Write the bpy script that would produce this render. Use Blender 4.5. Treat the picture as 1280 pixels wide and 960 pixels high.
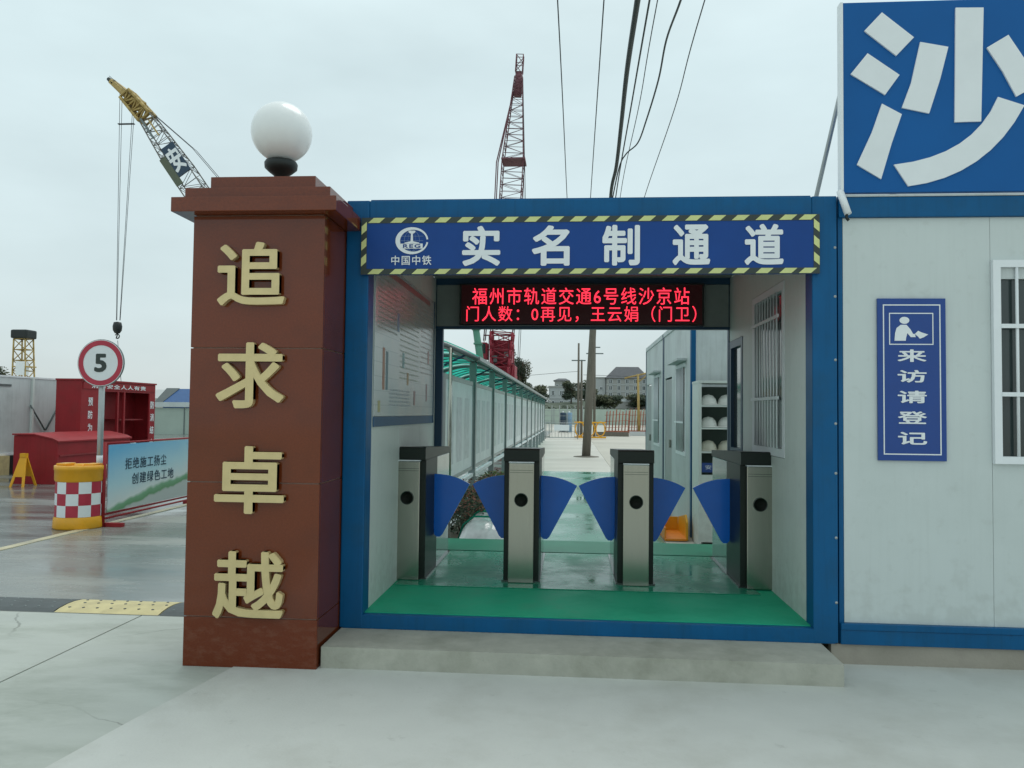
import bpy, bmesh, math, random
from mathutils import Vector, Matrix
random.seed(7)
PI = math.pi
S = bpy.context.scene
C = S.collection
for o in list(bpy.data.objects): bpy.data.objects.remove(o)

# ---------------------------------------------------------------- camera
cd = bpy.data.cameras.new('camera'); cam = bpy.data.objects.new('camera', cd); C.objects.link(cam)
YAW, PITCH, ROLL = .0761, .0365, .0110
d = Vector((-math.sin(YAW)*math.cos(PITCH), math.cos(YAW)*math.cos(PITCH), math.sin(PITCH)))
r = d.cross(Vector((0, 0, 1))).normalized(); u = r.cross(d)
r2 = r*math.cos(ROLL) + u*math.sin(ROLL); u2 = -r*math.sin(ROLL) + u*math.cos(ROLL)
M = Matrix((r2, u2, -d)).transposed().to_4x4(); M.translation = (1.4911, -5.0108, 1.4084)
cam.matrix_world = M
cd.sensor_width = 36; cd.lens = 36*972.05/1280; cd.clip_start = .05; cd.clip_end = 3000
S.camera = cam

# ---------------------------------------------------------------- sky, sun, exposure
SUN_EL, SUN_AZ = math.radians(66), math.radians(25)      # azimuth from +Y, clockwise
w = bpy.data.worlds.new('World'); S.world = w; w.use_nodes = True
nt = w.node_tree; nt.nodes.clear(); N = nt.nodes.new; Lk = nt.links.new
out = N('ShaderNodeOutputWorld'); add = N('ShaderNodeAddShader'); b1 = N('ShaderNodeBackground'); b2 = N('ShaderNodeBackground')
sky = N('ShaderNodeTexSky'); sky.sky_type = 'NISHITA'; sky.sun_disc = False
sky.sun_elevation = SUN_EL; sky.sun_rotation = SUN_AZ
Lk(sky.outputs[0], b1.inputs[0]); b1.inputs[1].default_value = .012
tc = N('ShaderNodeTexCoord'); sx = N('ShaderNodeSeparateXYZ'); Lk(tc.outputs['Generated'], sx.inputs[0])
grad = N('ShaderNodeValToRGB'); Lk(sx.outputs['Z'], grad.inputs[0])
e = grad.color_ramp.elements
e[0].position = 0; e[0].color = (.575, .645, .655, 1); e[1].position = .40; e[1].color = (.625, .755, .765, 1)
e2 = e.new(.16); e2.color = (.58, .685, .69, 1); e3 = e.new(1.0); e3.color = (.78, .88, .865, 1)
mp = N('ShaderNodeMapping'); mp.inputs['Scale'].default_value = (1.5, 1.5, 4); Lk(tc.outputs['Generated'], mp.inputs[0])
nz = N('ShaderNodeTexNoise'); nz.inputs['Scale'].default_value = 1.3; nz.inputs['Detail'].default_value = 5; Lk(mp.outputs[0], nz.inputs[0])
cr = N('ShaderNodeMapRange'); cr.inputs[1].default_value = .3; cr.inputs[2].default_value = .7; cr.inputs[3].default_value = .84; cr.inputs[4].default_value = 1.08
Lk(nz.outputs[0], cr.inputs[0])
mul = N('ShaderNodeVectorMath'); mul.operation = 'SCALE'; Lk(grad.outputs[0], mul.inputs[0]); Lk(cr.outputs[0], mul.inputs['Scale'])
Lk(mul.outputs[0], b2.inputs[0]); b2.inputs[1].default_value = 1.0
Lk(b1.outputs[0], add.inputs[0]); Lk(b2.outputs[0], add.inputs[1]); Lk(add.outputs[0], out.inputs[0])
sl = bpy.data.lights.new('sun', 'SUN'); so = bpy.data.objects.new('sun', sl); C.objects.link(so)
sl.energy = .95; sl.angle = math.radians(35); sl.color = (1, .97, .92)
sv = Vector((math.sin(SUN_AZ)*math.cos(SUN_EL), math.cos(SUN_AZ)*math.cos(SUN_EL), math.sin(SUN_EL)))
so.rotation_euler = sv.to_track_quat('Z', 'Y').to_euler(); so.location = sv*60
S.view_settings.view_transform = 'Standard'; S.view_settings.look = 'None'; S.view_settings.exposure = .14; S.view_settings.gamma = 1

# ---------------------------------------------------------------- materials
def mat(name, col, rough=.6, metal=0, var=.12, scale=6, bump=0, bscale=60, coat=0, dirt=None, dscale=1.5, damt=.5,
        stretch=(1, 1, 1), emit=None, alpha=1, trans=0, rvar=0, spec=.5, streak=0, speck=0, crack=0, splash=0):
    m = bpy.data.materials.new(name); m.use_nodes = True; t = m.node_tree; n = t.nodes.new; l = t.links.new
    p = t.nodes['Principled BSDF']
    p.inputs['Roughness'].default_value = rough; p.inputs['Metallic'].default_value = metal
    p.inputs['Coat Weight'].default_value = coat; p.inputs['Coat Roughness'].default_value = .12
    p.inputs['Specular IOR Level'].default_value = spec
    if alpha < 1: p.inputs['Alpha'].default_value = alpha
    if trans: p.inputs['Transmission Weight'].default_value = trans
    tcn = n('ShaderNodeTexCoord'); mpn = n('ShaderNodeMapping'); mpn.inputs['Scale'].default_value = stretch; l(tcn.outputs['Object'], mpn.inputs[0])
    no = n('ShaderNodeTexNoise'); no.inputs['Scale'].default_value = scale; no.inputs['Detail'].default_value = 6; no.inputs['Roughness'].default_value = .6
    l(mpn.outputs[0], no.inputs[0])
    mr = n('ShaderNodeMapRange'); mr.inputs[1].default_value = .25; mr.inputs[2].default_value = .75
    mr.inputs[3].default_value = 1-var; mr.inputs[4].default_value = 1+var; l(no.outputs[0], mr.inputs[0])
    vm = n('ShaderNodeVectorMath'); vm.operation = 'SCALE'; vm.inputs[0].default_value = col[:3]; l(mr.outputs[0], vm.inputs['Scale'])
    cout = vm.outputs[0]
    if dirt:
        nd = n('ShaderNodeTexNoise'); nd.inputs['Scale'].default_value = dscale; nd.inputs['Detail'].default_value = 8; nd.inputs['Roughness'].default_value = .65
        l(mpn.outputs[0], nd.inputs[0])
        md = n('ShaderNodeMapRange'); md.inputs[1].default_value = .48; md.inputs[2].default_value = .72; md.inputs[3].default_value = 0; md.inputs[4].default_value = damt
        l(nd.outputs[0], md.inputs[0])
        mx = n('ShaderNodeMix'); mx.data_type = 'RGBA'; l(md.outputs[0], mx.inputs[0]); l(cout, mx.inputs[6]); mx.inputs[7].default_value = (*dirt, 1)
        cout = mx.outputs[2]
    for amt, sc_, st_, lo, hi in ((streak, 3.0, (9, 9, .35), .50, .78), (speck, 55, (1, 1, 1), .66, .72), (speck, 7, (1, 1, 1), .62, .80)):
        if not amt: continue
        m2 = n('ShaderNodeMapping'); m2.inputs['Scale'].default_value = st_; l(tcn.outputs['Object'], m2.inputs[0])
        n2 = n('ShaderNodeTexNoise'); n2.inputs['Scale'].default_value = sc_; n2.inputs['Detail'].default_value = 7; n2.inputs['Roughness'].default_value = .7; l(m2.outputs[0], n2.inputs[0])
        q = n('ShaderNodeMapRange'); q.inputs[1].default_value = lo; q.inputs[2].default_value = hi; q.inputs[3].default_value = 0; q.inputs[4].default_value = amt; l(n2.outputs[0], q.inputs[0])
        x = n('ShaderNodeMix'); x.data_type = 'RGBA'; l(q.outputs[0], x.inputs[0]); l(cout, x.inputs[6]); x.inputs[7].default_value = (col[0]*.35, col[1]*.35, col[2]*.32, 1); cout = x.outputs[2]
    if crack:
        n3 = n('ShaderNodeTexNoise'); n3.inputs['Scale'].default_value = 1.6; n3.inputs['Detail'].default_value = 6; l(tcn.outputs['Object'], n3.inputs[0])
        va = n('ShaderNodeVectorMath'); va.operation = 'MULTIPLY_ADD'; l(n3.outputs['Color'], va.inputs[0]); va.inputs[1].default_value = (.5, .5, 0); l(tcn.outputs['Object'], va.inputs[2])
        vo = n('ShaderNodeTexVoronoi'); vo.feature = 'DISTANCE_TO_EDGE'; vo.inputs['Scale'].default_value = .55; l(va.outputs[0], vo.inputs['Vector'])
        q = n('ShaderNodeMapRange'); q.inputs[1].default_value = .0015; q.inputs[2].default_value = .005; q.inputs[3].default_value = 1; q.inputs[4].default_value = 0; l(vo.outputs['Distance'], q.inputs[0])
        n4 = n('ShaderNodeTexNoise'); n4.inputs['Scale'].default_value = .9; l(tcn.outputs['Object'], n4.inputs[0])
        q2 = n('ShaderNodeMapRange'); q2.inputs[1].default_value = .50; q2.inputs[2].default_value = .62; q2.inputs[3].default_value = 0; q2.inputs[4].default_value = crack; l(n4.outputs[0], q2.inputs[0])
        mm_ = n('ShaderNodeMath'); mm_.operation = 'MULTIPLY'; l(q.outputs[0], mm_.inputs[0]); l(q2.outputs[0], mm_.inputs[1])
        x = n('ShaderNodeMix'); x.data_type = 'RGBA'; l(mm_.outputs[0], x.inputs[0]); l(cout, x.inputs[6]); x.inputs[7].default_value = (col[0]*.3, col[1]*.3, col[2]*.28, 1); cout = x.outputs[2]
    if splash:
        sp = n('ShaderNodeSeparateXYZ'); l(tcn.outputs['Object'], sp.inputs[0])
        q = n('ShaderNodeMapRange'); q.inputs[1].default_value = .12; q.inputs[2].default_value = .55; q.inputs[3].default_value = .24; q.inputs[4].default_value = 0; l(sp.outputs['Z'], q.inputs[0])
        n5 = n('ShaderNodeTexNoise'); n5.inputs['Scale'].default_value = 14; n5.inputs['Detail'].default_value = 8; l(tcn.outputs['Object'], n5.inputs[0])
        ad_ = n('ShaderNodeMath'); ad_.operation = 'ADD'; l(n5.outputs[0], ad_.inputs[0]); l(q.outputs[0], ad_.inputs[1])
        q2 = n('ShaderNodeMapRange'); q2.inputs[1].default_value = .60; q2.inputs[2].default_value = .80; q2.inputs[3].default_value = 0; q2.inputs[4].default_value = splash; l(ad_.outputs[0], q2.inputs[0])
        x = n('ShaderNodeMix'); x.data_type = 'RGBA'; l(q2.outputs[0], x.inputs[0]); l(cout, x.inputs[6]); x.inputs[7].default_value = (.22, .22, .18, 1); cout = x.outputs[2]
    l(cout, p.inputs['Base Color'])
    if rvar:
        mq = n('ShaderNodeMapRange'); mq.inputs[1].default_value = .35; mq.inputs[2].default_value = .65
        mq.inputs[3].default_value = max(.02, rough-rvar); mq.inputs[4].default_value = min(1, rough+rvar)
        if dirt: nr = nd
        else:
            nr = n('ShaderNodeTexNoise'); nr.inputs['Scale'].default_value = dscale*.8; nr.inputs['Detail'].default_value = 4; l(mpn.outputs[0], nr.inputs[0])
        l(nr.outputs[0], mq.inputs[0]); l(mq.outputs[0], p.inputs['Roughness'])
    if bump:
        nb = n('ShaderNodeTexNoise'); nb.inputs['Scale'].default_value = bscale; nb.inputs['Detail'].default_value = 5; l(mpn.outputs[0], nb.inputs[0])
        bp = n('ShaderNodeBump'); bp.inputs['Strength'].default_value = bump; bp.inputs['Distance'].default_value = .01; l(nb.outputs[0], bp.inputs['Height']); l(bp.outputs[0], p.inputs['Normal'])
    if emit: p.inputs['Emission Color'].default_value = (*emit[:3], 1); p.inputs['Emission Strength'].default_value = emit[3]
    return m
m_white = mat('white_panel', (.58, .64, .63), .45, streak=.07, spec=.3, splash=.14, var=.03, scale=2, dirt=(.40, .47, .44), dscale=.9, damt=.22, bump=.03, bscale=8)
m_white2 = mat('white_panel_inner', (.68, .74, .71), .45, streak=.14, spec=.3, splash=.16, var=.04, scale=2, dirt=(.4, .42, .4), dscale=2, damt=.25)
m_white3 = mat('weathered_panel', (.58, .63, .63), .5, streak=.35, var=.06, scale=2, dirt=(.3, .33, .32), dscale=1.2, damt=.5)
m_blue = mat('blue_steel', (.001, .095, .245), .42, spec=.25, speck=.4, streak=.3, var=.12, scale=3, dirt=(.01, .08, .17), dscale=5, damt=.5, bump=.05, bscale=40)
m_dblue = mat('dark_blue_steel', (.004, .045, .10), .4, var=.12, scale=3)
m_postgrey = mat('post_grey', (.23, .27, .27), .4, .2, var=.1)
m_granite = mat('red_granite', (.150, .031, .009), .08, spec=.5, var=.22, scale=90, dirt=(.075, .02, .01), dscale=1.4, damt=.6)
m_granite_low = mat('red_granite_scuffed', (.145, .032, .012), .2, spec=.3, var=.25, scale=80, dirt=(.24, .12, .08), dscale=12, damt=.3, stretch=(1, 1, 2.2))
m_grout = mat('grout', (.42, .30, .24), .8)
m_gold = mat('gold_lettering', (.66, .53, .27), .32, .3, var=.08, scale=14)
m_goldside = m_gold
m_globe = mat('opal_globe', (.80, .82, .82), .28, var=.02, coat=.3)
m_black = mat('black_iron', (.018, .024, .024), .45, .3)
m_sign = mat('sign_blue', (.004, .054, .25), .42, spec=.3, var=.08, scale=4)
m_bill = mat('billboard_blue', (.002, .10, .33), .5, spec=.25, var=.08, scale=1.5)
m_letter = mat('white_print', (.78, .82, .84), .5, var=.03)
m_hz_y = mat('hazard_yellow_green', (.62, .66, .28), .5, var=.1)
m_hz_k = mat('hazard_black', (.03, .045, .04), .5, var=.1)
m_steel = mat('brushed_steel', (.36, .37, .32), .2, .95, var=.06, scale=3, stretch=(60, 60, 1.2), bump=.02, bscale=30)
m_steel_dk = mat('dark_mirror_steel', (.085, .105, .095), .16, .85, var=.15, scale=3)
m_glassblk = mat('black_glass', (.012, .016, .015), .08, coat=.6)
m_lens = mat('lens_black', (.006, .008, .006), .5, var=.8, scale=60, spec=.1)
m_housing = mat('dark_housing', (.012, .020, .016), .35, 0, spec=.25, var=.2, scale=3)
m_mirror = mat('smudged_mirror_steel', (.30, .36, .35), .14, .9, var=.2, scale=4, bump=.02, bscale=6)
m_flap = mat('flap_blue', (.002, .14, .62), .25, spec=.3, var=.05, coat=.2)
m_green = mat('green_carpet', (.022, .42, .235), .6, spec=.2, speck=.15, var=.14, scale=5, dirt=(.02, .2, .12), dscale=2.5, damt=.5, bump=.12, bscale=120, rvar=.1)
m_ramp = mat('green_ramp_wet', (.012, .19, .11), .4, var=.2, spec=.25, scale=4, dirt=(.02, .12, .07), dscale=2, bump=.05)
m_greenwet = mat('green_carpet_wet', (.012, .26, .15), .26, spec=.35, var=.2, scale=4, dirt=(.02, .15, .10), dscale=2.2, damt=.5, rvar=.2, bump=.03, bscale=20)
m_greenpath = mat('green_path_wet', (.02, .22, .14), .24, spec=.9, var=.15, scale=1.5, dirt=(.16, .38, .29), dscale=.7, damt=.8, rvar=.22, bump=.03, bscale=8)
m_apron = mat('apron_concrete', (.53, .55, .52), .7, speck=.4, crack=.0, var=.05, scale=3, dirt=(.41, .42, .38), dscale=1.3, damt=.75, bump=.15, bscale=60)
m_yard = mat('yard_concrete', (.42, .45, .41), .6, speck=.35, crack=.6, var=.08, scale=2.5, dirt=(.27, .30, .26), dscale=1.4, damt=.8, bump=.12, bscale=40, rvar=.2, stretch=(.6, 1.5, 1))
m_wetroad = mat('wet_road', (.20, .215, .20), .27, var=.2, scale=1.2, dirt=(.42, .42, .38), dscale=.55, damt=1, rvar=.21, speck=.3, stretch=(.35, 1.3, 1), bump=.05, bscale=14)
m_wetdark = mat('wet_asphalt', (.14, .155, .15), .22, var=.25, scale=1.2, dirt=(.26, .27, .25), dscale=.6, damt=.9, rvar=.18, speck=.3, stretch=(.3, 1.3, 1), bump=.05, bscale=14)
m_base = mat('dusty_ground', (.50, .48, .42), .8, var=.12, scale=.3, dirt=(.36, .34, .3), dscale=.08, damt=.6)
m_step = mat('step_concrete', (.42, .42, .36), .75, speck=.35, var=.12, scale=8, dirt=(.24, .245, .19), dscale=3.2, damt=.6, bump=.2, bscale=50)
m_footing = mat('footing', (.35, .32, .27), .8, var=.15, scale=6, dirt=(.2, .19, .15), dscale=3, damt=.7, bump=.2)
m_hill = mat('hill_scrub', (.07, .09, .06), .9, var=.4, scale=.12)
m_red = mat('red_paint', (.30, .018, .024), .55, speck=.3, streak=.35, spec=.3, var=.14, scale=3, dirt=(.22, .03, .03), dscale=2, damt=.6)
m_darkred = mat('dark_red_paint', (.24, .018, .022), .6, var=.15)  # darker red of the shed shelves and sand box ribs
m_signred = mat('sign_red', (.45, .03, .06), .45)
m_yel = mat('yellow_plastic', (.80, .38, .012), .38, var=.08, dirt=(.5, .3, .05), dscale=4, damt=.3)
m_yel2 = mat('yellow_paint', (.60, .52, .27), .6, var=.15, dirt=(.38, .32, .18), dscale=5, damt=.6)
m_orange = mat('orange_plastic', (.85, .27, .02), .4, var=.1)
m_grey = mat('galvanised', (.36, .39, .39), .42, .5, var=.1)
m_greydk = mat('grey_steel', (.15, .18, .18), .4, .5, var=.12)
m_rubber = mat('black_rubber', (.065, .078, .08), .55, var=.2)
m_glassdk = mat('dark_window', (.03, .045, .045), .08, var=.3, scale=2, coat=.4)
def sheet_mat():
    m = bpy.data.materials.new('canopy_green'); m.use_nodes = True; t = m.node_tree; n = t.nodes.new; l = t.links.new
    p = t.nodes['Principled BSDF']; p.inputs['Base Color'].default_value = (.01, .22, .15, 1); p.inputs['Roughness'].default_value = .3
    tr = n('ShaderNodeBsdfTranslucent'); tcn = n('ShaderNodeTexCoord'); no = n('ShaderNodeTexNoise'); no.inputs['Scale'].default_value = 3; l(tcn.outputs['Object'], no.inputs[0])
    cr = n('ShaderNodeValToRGB'); l(no.outputs[0], cr.inputs[0]); cr.color_ramp.elements[0].position = .35; cr.color_ramp.elements[0].color = (.01, .34, .25, 1)
    cr.color_ramp.elements[1].position = .65; cr.color_ramp.elements[1].color = (.05, .62, .48, 1); l(cr.outputs[0], tr.inputs[0])
    mx = n('ShaderNodeMixShader'); mx.inputs[0].default_value = .72; l(p.outputs[0], mx.inputs[1]); l(tr.outputs[0], mx.inputs[2]); l(mx.outputs[0], t.nodes['Material Output'].inputs[0])
    return m
m_teal = sheet_mat()
m_board = mat('notice_board_sheet', (.70, .76, .78), .35, var=.12, scale=2.2, dirt=(.42, .50, .55), dscale=2.5, damt=.5)
m_wood = mat('concrete_pole', (.15, .135, .11), .8, var=.2, scale=6, stretch=(3, 3, .5))
m_cable = mat('cable', (.03, .04, .045), .6)
m_crane_y = mat('crane_yellow', (.42, .30, .10), .6, var=.3, scale=3)
m_crane_g = mat('lattice_grey', (.16, .16, .15), .6, var=.2)
m_crane_r = mat('crane_red', (.30, .02, .04), .55, var=.25, scale=2)
m_crane_rd = mat('lattice_dark_red', (.15, .055, .07), .6, var=.2)
m_crane_gr = mat('crane_green', (.08, .26, .18), .55)
m_navy = mat('navy_panel', (.02, .05, .09), .5)
m_wall_f = mat('far_white_render', (.52, .54, .54), .8, var=.06, scale=.3)
m_wall_b = mat('far_grey_render', (.40, .40, .38), .8, var=.1, scale=.3)
m_roof = mat('grey_roof_tiles', (.10, .105, .115), .8, var=.15, scale=1)
m_pale = mat('pale_green_fence', (.40, .48, .42), .6, var=.08, scale=1)
m_bluer = mat('blue_roof', (.03, .10, .26), .5)
m_leaf = mat('leaf_dark', (.035, .055, .03), .7, var=.5, scale=3)
m_leaf2 = mat('leaf_olive', (.075, .085, .04), .7, var=.4, scale=3)
m_leaf3 = mat('leaf_light', (.08, .14, .03), .6, var=.4, scale=5)
m_flower = mat('red_petal', (.45, .03, .03), .5)
m_flower2 = mat('russet_leaf', (.22, .08, .05), .6)
m_bark = mat('bark', (.09, .07, .05), .9)
m_rust = mat('rust_red', (.34, .11, .06), .8, var=.3)
m_plastic = mat('clear_wrap', (.50, .54, .54), .12, var=.25, scale=6, bump=.7, bscale=14, coat=.6)
m_led = mat('led_red', (.3, .01, .02), .5, emit=(1, .035, .07, 1.5))
m_ledbg = mat('led_board', (.028, .004, .006), .35, var=.4, scale=60, emit=(.35, .0, .01, .012))
m_helmet = mat('white_helmet', (.75, .76, .72), .3)
m_helmet_y = mat('cream_helmet', (.62, .60, .50), .35)
m_print_b = mat('printed_text_dark', (.02, .05, .09), .6)

def poster_mat():
    m = bpy.data.materials.new('site_map_print'); m.use_nodes = True; t = m.node_tree; n = t.nodes.new; l = t.links.new; p = t.nodes['Principled BSDF']
    p.inputs['Roughness'].default_value = .25
    tcn = n('ShaderNodeTexCoord')
    br = n('ShaderNodeTexBrick'); br.inputs['Scale'].default_value = 5; br.inputs['Color1'].default_value = (.50, .56, .58, 1); br.inputs['Color2'].default_value = (.58, .62, .60, 1)
    br.inputs['Mortar'].default_value = (.25, .32, .35, 1); br.inputs['Mortar Size'].default_value = .015; br.inputs['Row Height'].default_value = .12
    mpn = n('ShaderNodeMapping'); mpn.inputs['Rotation'].default_value = (PI/2, 0, PI/2); l(tcn.outputs['Object'], mpn.inputs[0]); l(mpn.outputs[0], br.inputs[0])
    no = n('ShaderNodeTexNoise'); no.inputs['Scale'].default_value = 3.5; no.inputs['Detail'].default_value = 7; l(tcn.outputs['Object'], no.inputs[0])
    cr = n('ShaderNodeValToRGB'); l(no.outputs['Color'], cr.inputs[0])
    cr.color_ramp.elements[0].position = .36; cr.color_ramp.elements[0].color = (.42, .52, .54, 1); cr.color_ramp.elements[1].position = .66; cr.color_ramp.elements[1].color = (.62, .60, .56, 1)
    mx = n('ShaderNodeMix'); mx.data_type = 'RGBA'; mx.inputs[0].default_value = .55; l(br.outputs[0], mx.inputs[6]); l(cr.outputs[0], mx.inputs[7]); l(mx.outputs[2], p.inputs['Base Color'])
    return m
m_poster = poster_mat()
def banner_mat():
    m = bpy.data.materials.new('banner_print'); m.use_nodes = True; t = m.node_tree; n = t.nodes.new; l = t.links.new; p = t.nodes['Principled BSDF']
    p.inputs['Roughness'].default_value = .4
    tcn = n('ShaderNodeTexCoord'); sx = n('ShaderNodeSeparateXYZ'); l(tcn.outputs['Generated'], sx.inputs[0])
    no = n('ShaderNodeTexNoise'); no.inputs['Scale'].default_value = 3; l(tcn.outputs['Object'], no.inputs[0])
    # hill height follows y, with wobble
    ad = n('ShaderNodeMath'); ad.operation = 'MULTIPLY_ADD'; l(sx.outputs['Y'], ad.inputs[0]); ad.inputs[1].default_value = -.42; l(sx.outputs['Z'], ad.inputs[2])
    a2 = n('ShaderNodeMath'); a2.operation = 'MULTIPLY_ADD'; l(no.outputs[0], a2.inputs[0]); a2.inputs[1].default_value = .16; l(ad.outputs[0], a2.inputs[2])
    cr = n('ShaderNodeValToRGB'); l(a2.outputs[0], cr.inputs[0]); e = cr.color_ramp.elements
    e[0].position = 0; e[0].color = (.42, .46, .45, 1); e[1].position = 1; e[1].color = (.13, .42, .68, 1)
    for ps, c in ((.02, (.40, .44, .42, 1)), (.05, (.10, .26, .12, 1)), (.12, (.16, .34, .20, 1)), (.17, (.60, .66, .66, 1)), (.45, (.42, .62, .70, 1))):
        x = e.new(ps); x.color = c
    l(cr.outputs[0], p.inputs['Base Color'])
    return m
m_banner = banner_mat()

# ---------------------------------------------------------------- helpers
def link(o, parent=None):
    C.objects.link(o)
    if parent is not None: o.parent = parent
    return o
def tag(o, label=None, cat=None, group=None, kind=None):
    if label: o['label'] = label
    if cat: o['category'] = cat
    if group: o['group'] = group
    if kind: o['kind'] = kind
    return o
def thing(name, label, cat, loc=(0, 0, 0), group=None, rz=0):
    o = bpy.data.objects.new(name, None); o.empty_display_size = .1; o.location = loc; o.rotation_euler = (0, 0, rz); link(o)
    return tag(o, label, cat, group)
class MB:
    def __init__(s): s.v = []; s.f = []; s.sm = []
    def add(s, v, f, smooth=False):
        k = len(s.v); s.v += [tuple(p) for p in v]; s.f += [tuple(i+k for i in q) for q in f]; s.sm += [smooth]*len(f); return s
    def box(s, a, b, bev=0):
        x0, y0, z0 = [min(a[i], b[i]) for i in range(3)]; x1, y1, z1 = [max(a[i], b[i]) for i in range(3)]
        if bev:
            bm = bmesh.new(); bmesh.ops.create_cube(bm, size=1)
            for q in bm.verts: q.co = ((x0+x1)/2+q.co.x*(x1-x0), (y0+y1)/2+q.co.y*(y1-y0), (z0+z1)/2+q.co.z*(z1-z0))
            bmesh.ops.bevel(bm, geom=bm.edges[:], offset=bev, segments=2, affect='EDGES', profile=.6)
            bm.verts.index_update(); s.add([q.co[:] for q in bm.verts], [[q.index for q in f.verts] for f in bm.faces]); bm.free(); return s
        return s.add([(x0, y0, z0), (x1, y0, z0), (x1, y1, z0), (x0, y1, z0), (x0, y0, z1), (x1, y0, z1), (x1, y1, z1), (x0, y1, z1)],
                     [(3, 2, 1, 0), (4, 5, 6, 7), (0, 1, 5, 4), (1, 2, 6, 5), (2, 3, 7, 6), (3, 0, 4, 7)])
    def tube(s, pts, r0, r1=None, n=6, smooth=True):
        r1 = r0 if r1 is None else r1; pts = [Vector(p) for p in pts]; m = len(pts); vs = []; fs = []
        for i, p in enumerate(pts):
            t = (pts[min(i+1, m-1)]-pts[max(i-1, 0)]).normalized()
            a = t.orthogonal().normalized() if i == 0 else (a-t*a.dot(t)).normalized()
            b = t.cross(a); rr = r0+(r1-r0)*i/(m-1)
            vs += [tuple(p+a*rr*math.cos(2*PI*k/n)+b*rr*math.sin(2*PI*k/n)) for k in range(n)]
        for i in range(m-1):
            for k in range(n): fs.append((i*n+k, i*n+(k+1) % n, (i+1)*n+(k+1) % n, (i+1)*n+k))
        s.add(vs, fs, smooth); s.add([], []); k0 = len(s.v)-len(vs)
        s.f.append(tuple(k0+k for k in reversed(range(n)))); s.f.append(tuple(k0+(m-1)*n+k for k in range(n))); s.sm += [False]*2
        return s
    def lathe(s, prof, c=(0, 0, 0), n=32, a0=0, a1=2*PI, smooth=True):
        full = abs(a1-a0-2*PI) < 1e-6; m = n if full else n+1; vs = []; fs = []
        for (rr, z) in prof:
            for k in range(m):
                a = a0+(a1-a0)*k/n; vs.append((c[0]+rr*math.cos(a), c[1]+rr*math.sin(a), c[2]+z))
        for i in range(len(prof)-1):
            for k in range(n):
                k2 = (k+1) % m; fs.append((i*m+k, i*m+k2, (i+1)*m+k2, (i+1)*m+k))
        return s.add(vs, fs, smooth)
    def prism(s, poly, o, ax, ay, az, h):     # poly in 2-D extruded h along az from origin o
        o, ax, ay, az = Vector(o), Vector(ax), Vector(ay), Vector(az); n = len(poly)
        A = [o+ax*p[0]+ay*p[1] for p in poly]; B = [p+az*h for p in A]
        return s.add([p[:] for p in A+B], [tuple(reversed(range(n))), tuple(range(n, 2*n))]+[(i, (i+1) % n, n+(i+1) % n, n+i) for i in range(n)])
    def build(s, name, m, parent=None, world=True, kind=None, label=None):
        me = bpy.data.meshes.new(name)
        off = Vector((0, 0, 0))
        if parent is not None and world:
            q = parent
            while q is not None: off += Vector(q.location); q = q.parent
        me.from_pydata([(v[0]-off.x, v[1]-off.y, v[2]-off.z) for v in s.v], [], s.f)
        ms = m if isinstance(m, (list, tuple)) else [m]
        for x in ms: me.materials.append(x)
        if hasattr(s, 'mi'):
            for p, i in zip(me.polygons, s.mi): p.material_index = i
        for p, q in zip(me.polygons, s.sm): p.use_smooth = q
        me.validate(); me.update()
        bm = bmesh.new(); bm.from_mesh(me); bmesh.ops.recalc_face_normals(bm, faces=bm.faces[:]); bm.to_mesh(me); bm.free()
        o = bpy.data.objects.new(name, me); link(o, parent)
        if kind: o['kind'] = kind
        if label: o['label'] = label
        return o
def P(name, a, b, m, parent=None, bev=0, **k): return MB().box(a, b, bev).build(name, m, parent, **k)
def copy_tree(o, parent=None):
    c = o.copy(); C.objects.link(c); c.parent = parent
    for ch in o.children: copy_tree(ch, c)
    return c
_gl = {}
def glyph(ch):
    k = ch
    if k not in _gl:
        cu = bpy.data.curves.new('g', 'FONT'); cu.body = ch; cu.resolution_u = 3
        o = bpy.data.objects.new('g', cu); C.objects.link(o); bpy.context.view_layer.update()
        me = o.to_mesh(); vs = [v.co.copy() for v in me.vertices]; fs = [tuple(p.vertices) for p in me.polygons]
        o.to_mesh_clear(); bpy.data.objects.remove(o); bpy.data.curves.remove(cu)
        _gl[k] = (vs, fs)
    return _gl[k]
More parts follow.
